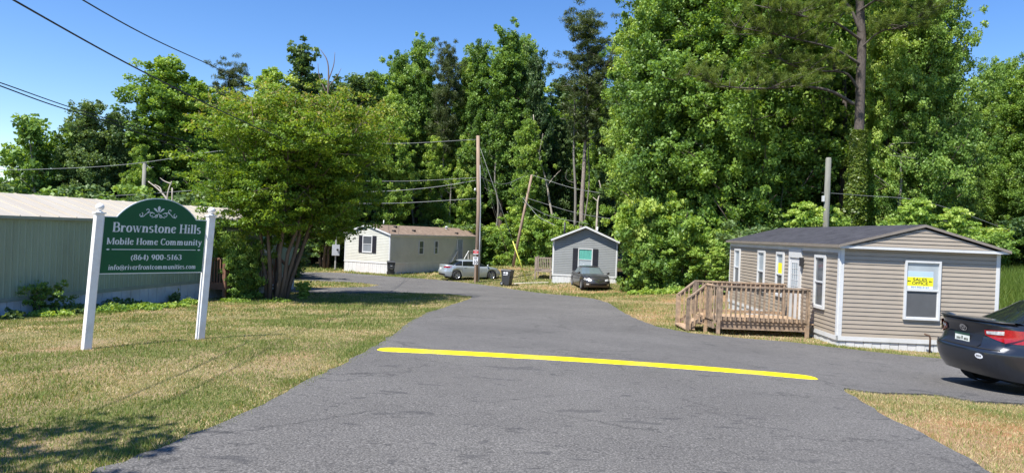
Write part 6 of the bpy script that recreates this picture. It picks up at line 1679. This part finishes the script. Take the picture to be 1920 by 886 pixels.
# bare and dead wood
def dead(name, label, chains, m=BARK_D):
    q = MB()
    for pts, r0, r1 in chains:
        cv = curve3(pts, 5); q.tube(cv, [lerp(r0, r1, i / (len(cv) - 1)) for i in range(len(cv))], 7)
    return tag(q.build(name, m), label, 'dead tree')
dead('dead_tree', 'thin crooked pale dead trunk behind the leaning pole and grey home', [([at(1044, 450, 64), at(1032, 386, 64), at(1025, 345, 64), at(1013, 300, 64), at(1005, 262, 64), at(1000, 215, 64)], .12, .03), ([at(1020, 325, 64), at(1012, 300, 63.6), at(1018, 250, 63)], .05, .015), ([at(1025, 350, 64), at(1040, 330, 64.5), at(1052, 318, 65)], .04, .01)])
dead('dead_tree', 'short forked pale dead trunk above the right side of the grey home', [([at(1118, 440, 62), at(1120, 400, 62), at(1121, 378, 62), at(1126, 350, 62), at(1123, 338, 62)], .12, .04), ([at(1121, 378, 62), at(1112, 370, 62)], .06, .04)])
dead('dead_tree', 'bare grey dead branches poking above the left treetops', [([at(612, 200, 62), at(616, 150, 62), at(612, 110, 62), at(600, 92, 62)], .10, .02), ([at(616, 150, 62), at(626, 120, 62), at(628, 98, 62)], .06, .015), ([at(612, 175, 62), at(598, 140, 62), at(596, 118, 62)], .06, .015), ([at(613, 165, 62), at(634, 140, 62), at(640, 128, 62)], .05, .012)], mat('dead_brown_wood', (.16, .12, .10), .9))
dead('dead_tree', 'white bleached fallen branches sticking up behind the green home roof', [([at(320, 420, 40), at(312, 372, 40), at(298, 356, 40), at(278, 340, 40)], .07, .03), ([at(304, 362, 40), at(300, 352, 40), at(290, 346, 40)], .05, .02), ([at(322, 420, 41), at(314, 366, 41), at(318, 350, 41), at(322, 340, 41)], .05, .03), ([at(322, 345, 41), at(306, 338, 41), at(300, 333, 41)], .04, .012), ([at(323, 420, 41), at(323, 352, 41)], .05, .04)])
dead('dead_tree', 'slim straight pale trunk left of the leaning pole top', [([at(994, 470, 70), at(998, 330, 70), at(1001, 280, 70), at(1003, 230, 70)], .12, .05)], BARK_L)
for lab, chain in (('slim grey trunk in the woods just right of the grey home pine', [([at(1188, 430, 46), at(1184, 330, 46), at(1186, 270, 46), at(1182, 200, 46)], .14, .06)]), ('dark grey trunk in the woods left of the ivy pine', [([at(1578, 460, 38), at(1580, 350, 38), at(1584, 230, 38), at(1582, 120, 38)], .22, .10)])):
    dead('bare_trunk', lab, chain, BARK_P)

rd = np.random.RandomState(77)
for i, (px_, y0_, y1_, D_, w_, lab) in enumerate([(1077, 430, 150, 62.5, .14, 'pale twin trunk standing close left of the tall thin pine'), (1103, 420, 120, 63, .07, 'slim grey trunk just right of the tall thin pine'), (700, 420, 330, 73, .12, 'thin grey trunk behind the cream home roof, left'), (775, 425, 350, 73, .14, 'thin grey trunk behind the cream home roof, middle'), (846, 425, 340, 73, .13, 'thin grey trunk behind the cream home roof, right'), (930, 440, 230, 71, .12, 'thin pale trunk in the woods right of the brown utility pole'), (1690, 400, 290, 33.5, .09, 'slim pale trunk in the leaves right of the ivy pine'), (1526, 300, 180, 37, .10, 'pale vine hung trunk left of the pole stub')]):
    k_ = [at(px_ + rd.randn() * 4 * (1 - j / 4), y0_ + (y1_ - y0_) * j / 4, D_) for j in range(5)]
    ch = [([Vector(p_) for p_ in k_], w_, w_ * .45)]
    for j in range(3):
        b_ = Vector(k_[1 + j]).lerp(Vector(k_[min(4, 2 + j)]), rd.rand()) if j < 3 else k_[2]
        ch.append(([b_, b_ + Vector((rd.choice([-1, 1]) * rd.uniform(.4, .9), -.2, rd.uniform(.1, .6))), b_ + Vector((rd.choice([-1, 1]) * .3 + rd.choice([-1, 1]) * rd.uniform(.8, 1.2), -.3, rd.uniform(.4, 1.2)))], w_ * .25, .012))
    dead('bare_trunk', lab, ch, BARK_L)
# off-camera tree whose shade falls on the lawn at the lower left
T_SH = make_tree('shade', 301, 7.5, 2.9, .35, egg, L_BROAD, BARK, 18000, .16, nlimb=40, el=(.2, .6), clump=.5, flat=.5, tr=.12)
plant('leafy_tree', T_SH, -6.75, 1.0, 7.2, 0, 'leafy tree beside the camera that shades the near left lawn', 'tree')

# weeds and leafy plants along the green home
def weed(name, x, y, n, spread, h, leaf, m, seed, label, group=None, cat='plant', flat=1.0):
    rng = np.random.RandomState(seed); a = rng.uniform(0, 2 * PI, n); r_ = spread * np.sqrt(rng.rand(n)); px_, py_ = r_ * np.cos(a), r_ * np.sin(a) * flat
    hh_ = h * .8 * rng.rand(n) ** .9 * (1 - .6 * r_ / spread); keep_ = vnoise(px_ + x, py_ + y, 21, 2.3) > .42; px_, py_, hh_ = px_[keep_], py_[keep_], hh_[keep_]; n = len(px_)
    z_ = terrain(px_ + x, py_ + y) - gz(x, y) + hh_
    V, F = leaf_quads(np.c_[px_, py_, z_], leaf, .7, rng, .7, None, .2)
    ms = fast_mesh(name, V, F, m, np.clip(.25 + .75 * rng.rand(n), 0, 1))
    o = mesh_obj(name, ms, None, (x, y, gz(x, y))); return tag(o, label, cat, group)
wl = Vector((.2045, .979)).normalized(); wn_ = Vector((wl.y, -wl.x))
def along(s, off): p_ = S0 + wl * s + wn_ * off; return p_.x, p_.y
for i, (s_, off, n, sp, h, lf, m_, lab) in enumerate([
    (5.2, .85, 900, .55, .32, .09, L_BRIGHT, 'bright green low weed patch by the green home, left of the sign'),
    (7.9, 1.5, 1500, .75, .30, .10, L_BRIGHT, 'widest bright green weed patch, seen under the sign panel'),
    (8.9, 1.7, 700, .5, .25, .09, L_BRIGHT, 'light green weed patch below the middle of the sign'),
    (10.2, 1.3, 500, .35, .35, .08, L_BRIGHT, 'small light green weed clump right of the widest patch'),
    (7.0, 1.1, 1200, .55, .38, .08, L_BROAD, 'grassy green tuft beside the left sign post'),
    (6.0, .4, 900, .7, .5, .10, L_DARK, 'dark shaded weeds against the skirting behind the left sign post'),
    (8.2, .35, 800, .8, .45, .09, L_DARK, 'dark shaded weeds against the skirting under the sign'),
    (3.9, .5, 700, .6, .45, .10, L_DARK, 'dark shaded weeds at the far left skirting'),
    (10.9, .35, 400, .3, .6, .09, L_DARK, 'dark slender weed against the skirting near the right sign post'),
    (12.3, 1.6, 600, .6, .22, .08, L_BRIGHT, 'yellow green weeds between the right sign post and the porch'),
    (13.5, 2.6, 500, .6, .22, .08, L_BRIGHT, 'sparse green weeds in front of the porch')]):
    x_, y_ = along(s_, off); weed('weed_patch', x_, y_, n, sp, h, lf, m_, 400 + i, lab, 'weeds growing along the green home')
# bush growing out of the wall gap of the green home
x_, y_ = along(5.5, .28)
mtb = make_tree('wallbush', 215, 1.5, .5, .35, top, L_BROAD, BARK, 2600, .085, nlimb=14, stems=3, el=(.2, .6), clump=.22, flat=.6, tr=.02)
plant('bush', mtb, x_, y_, 1.05, .5, 'small dark bush growing against the green metal wall', 'bush')
for i, (x_, y_, h_, lab) in enumerate([(-10.3, 26.6, 1.9, 'green bush at the left foot of the crepe myrtle'), (-8.3, 27.9, .9, 'low bush at the right foot of the crepe myrtle'), (-10.5, 26.9, 3.1, 'leafy shrub hiding the porch rail')]):
    plant('bush', T_BUSH[1 if i != 1 else 0], x_, y_, h_, i * 1.3, lab, 'bush', None, .75)
# taller weeds by the woods edge on the right
for i, (x_, y_, lab) in enumerate([(7.3, 37.2, 'green weeds under the roadside thicket, left end'), (8.6, 36.4, 'green weeds under the roadside thicket, middle'), (9.9, 35.6, 'green weeds under the roadside thicket, right end')]):
    weed('weed_patch', x_, y_, 1400, 1.0, .55, .14, L_BRIGHT, 430 + i, lab, 'weeds at the thicket edge', flat=.6)
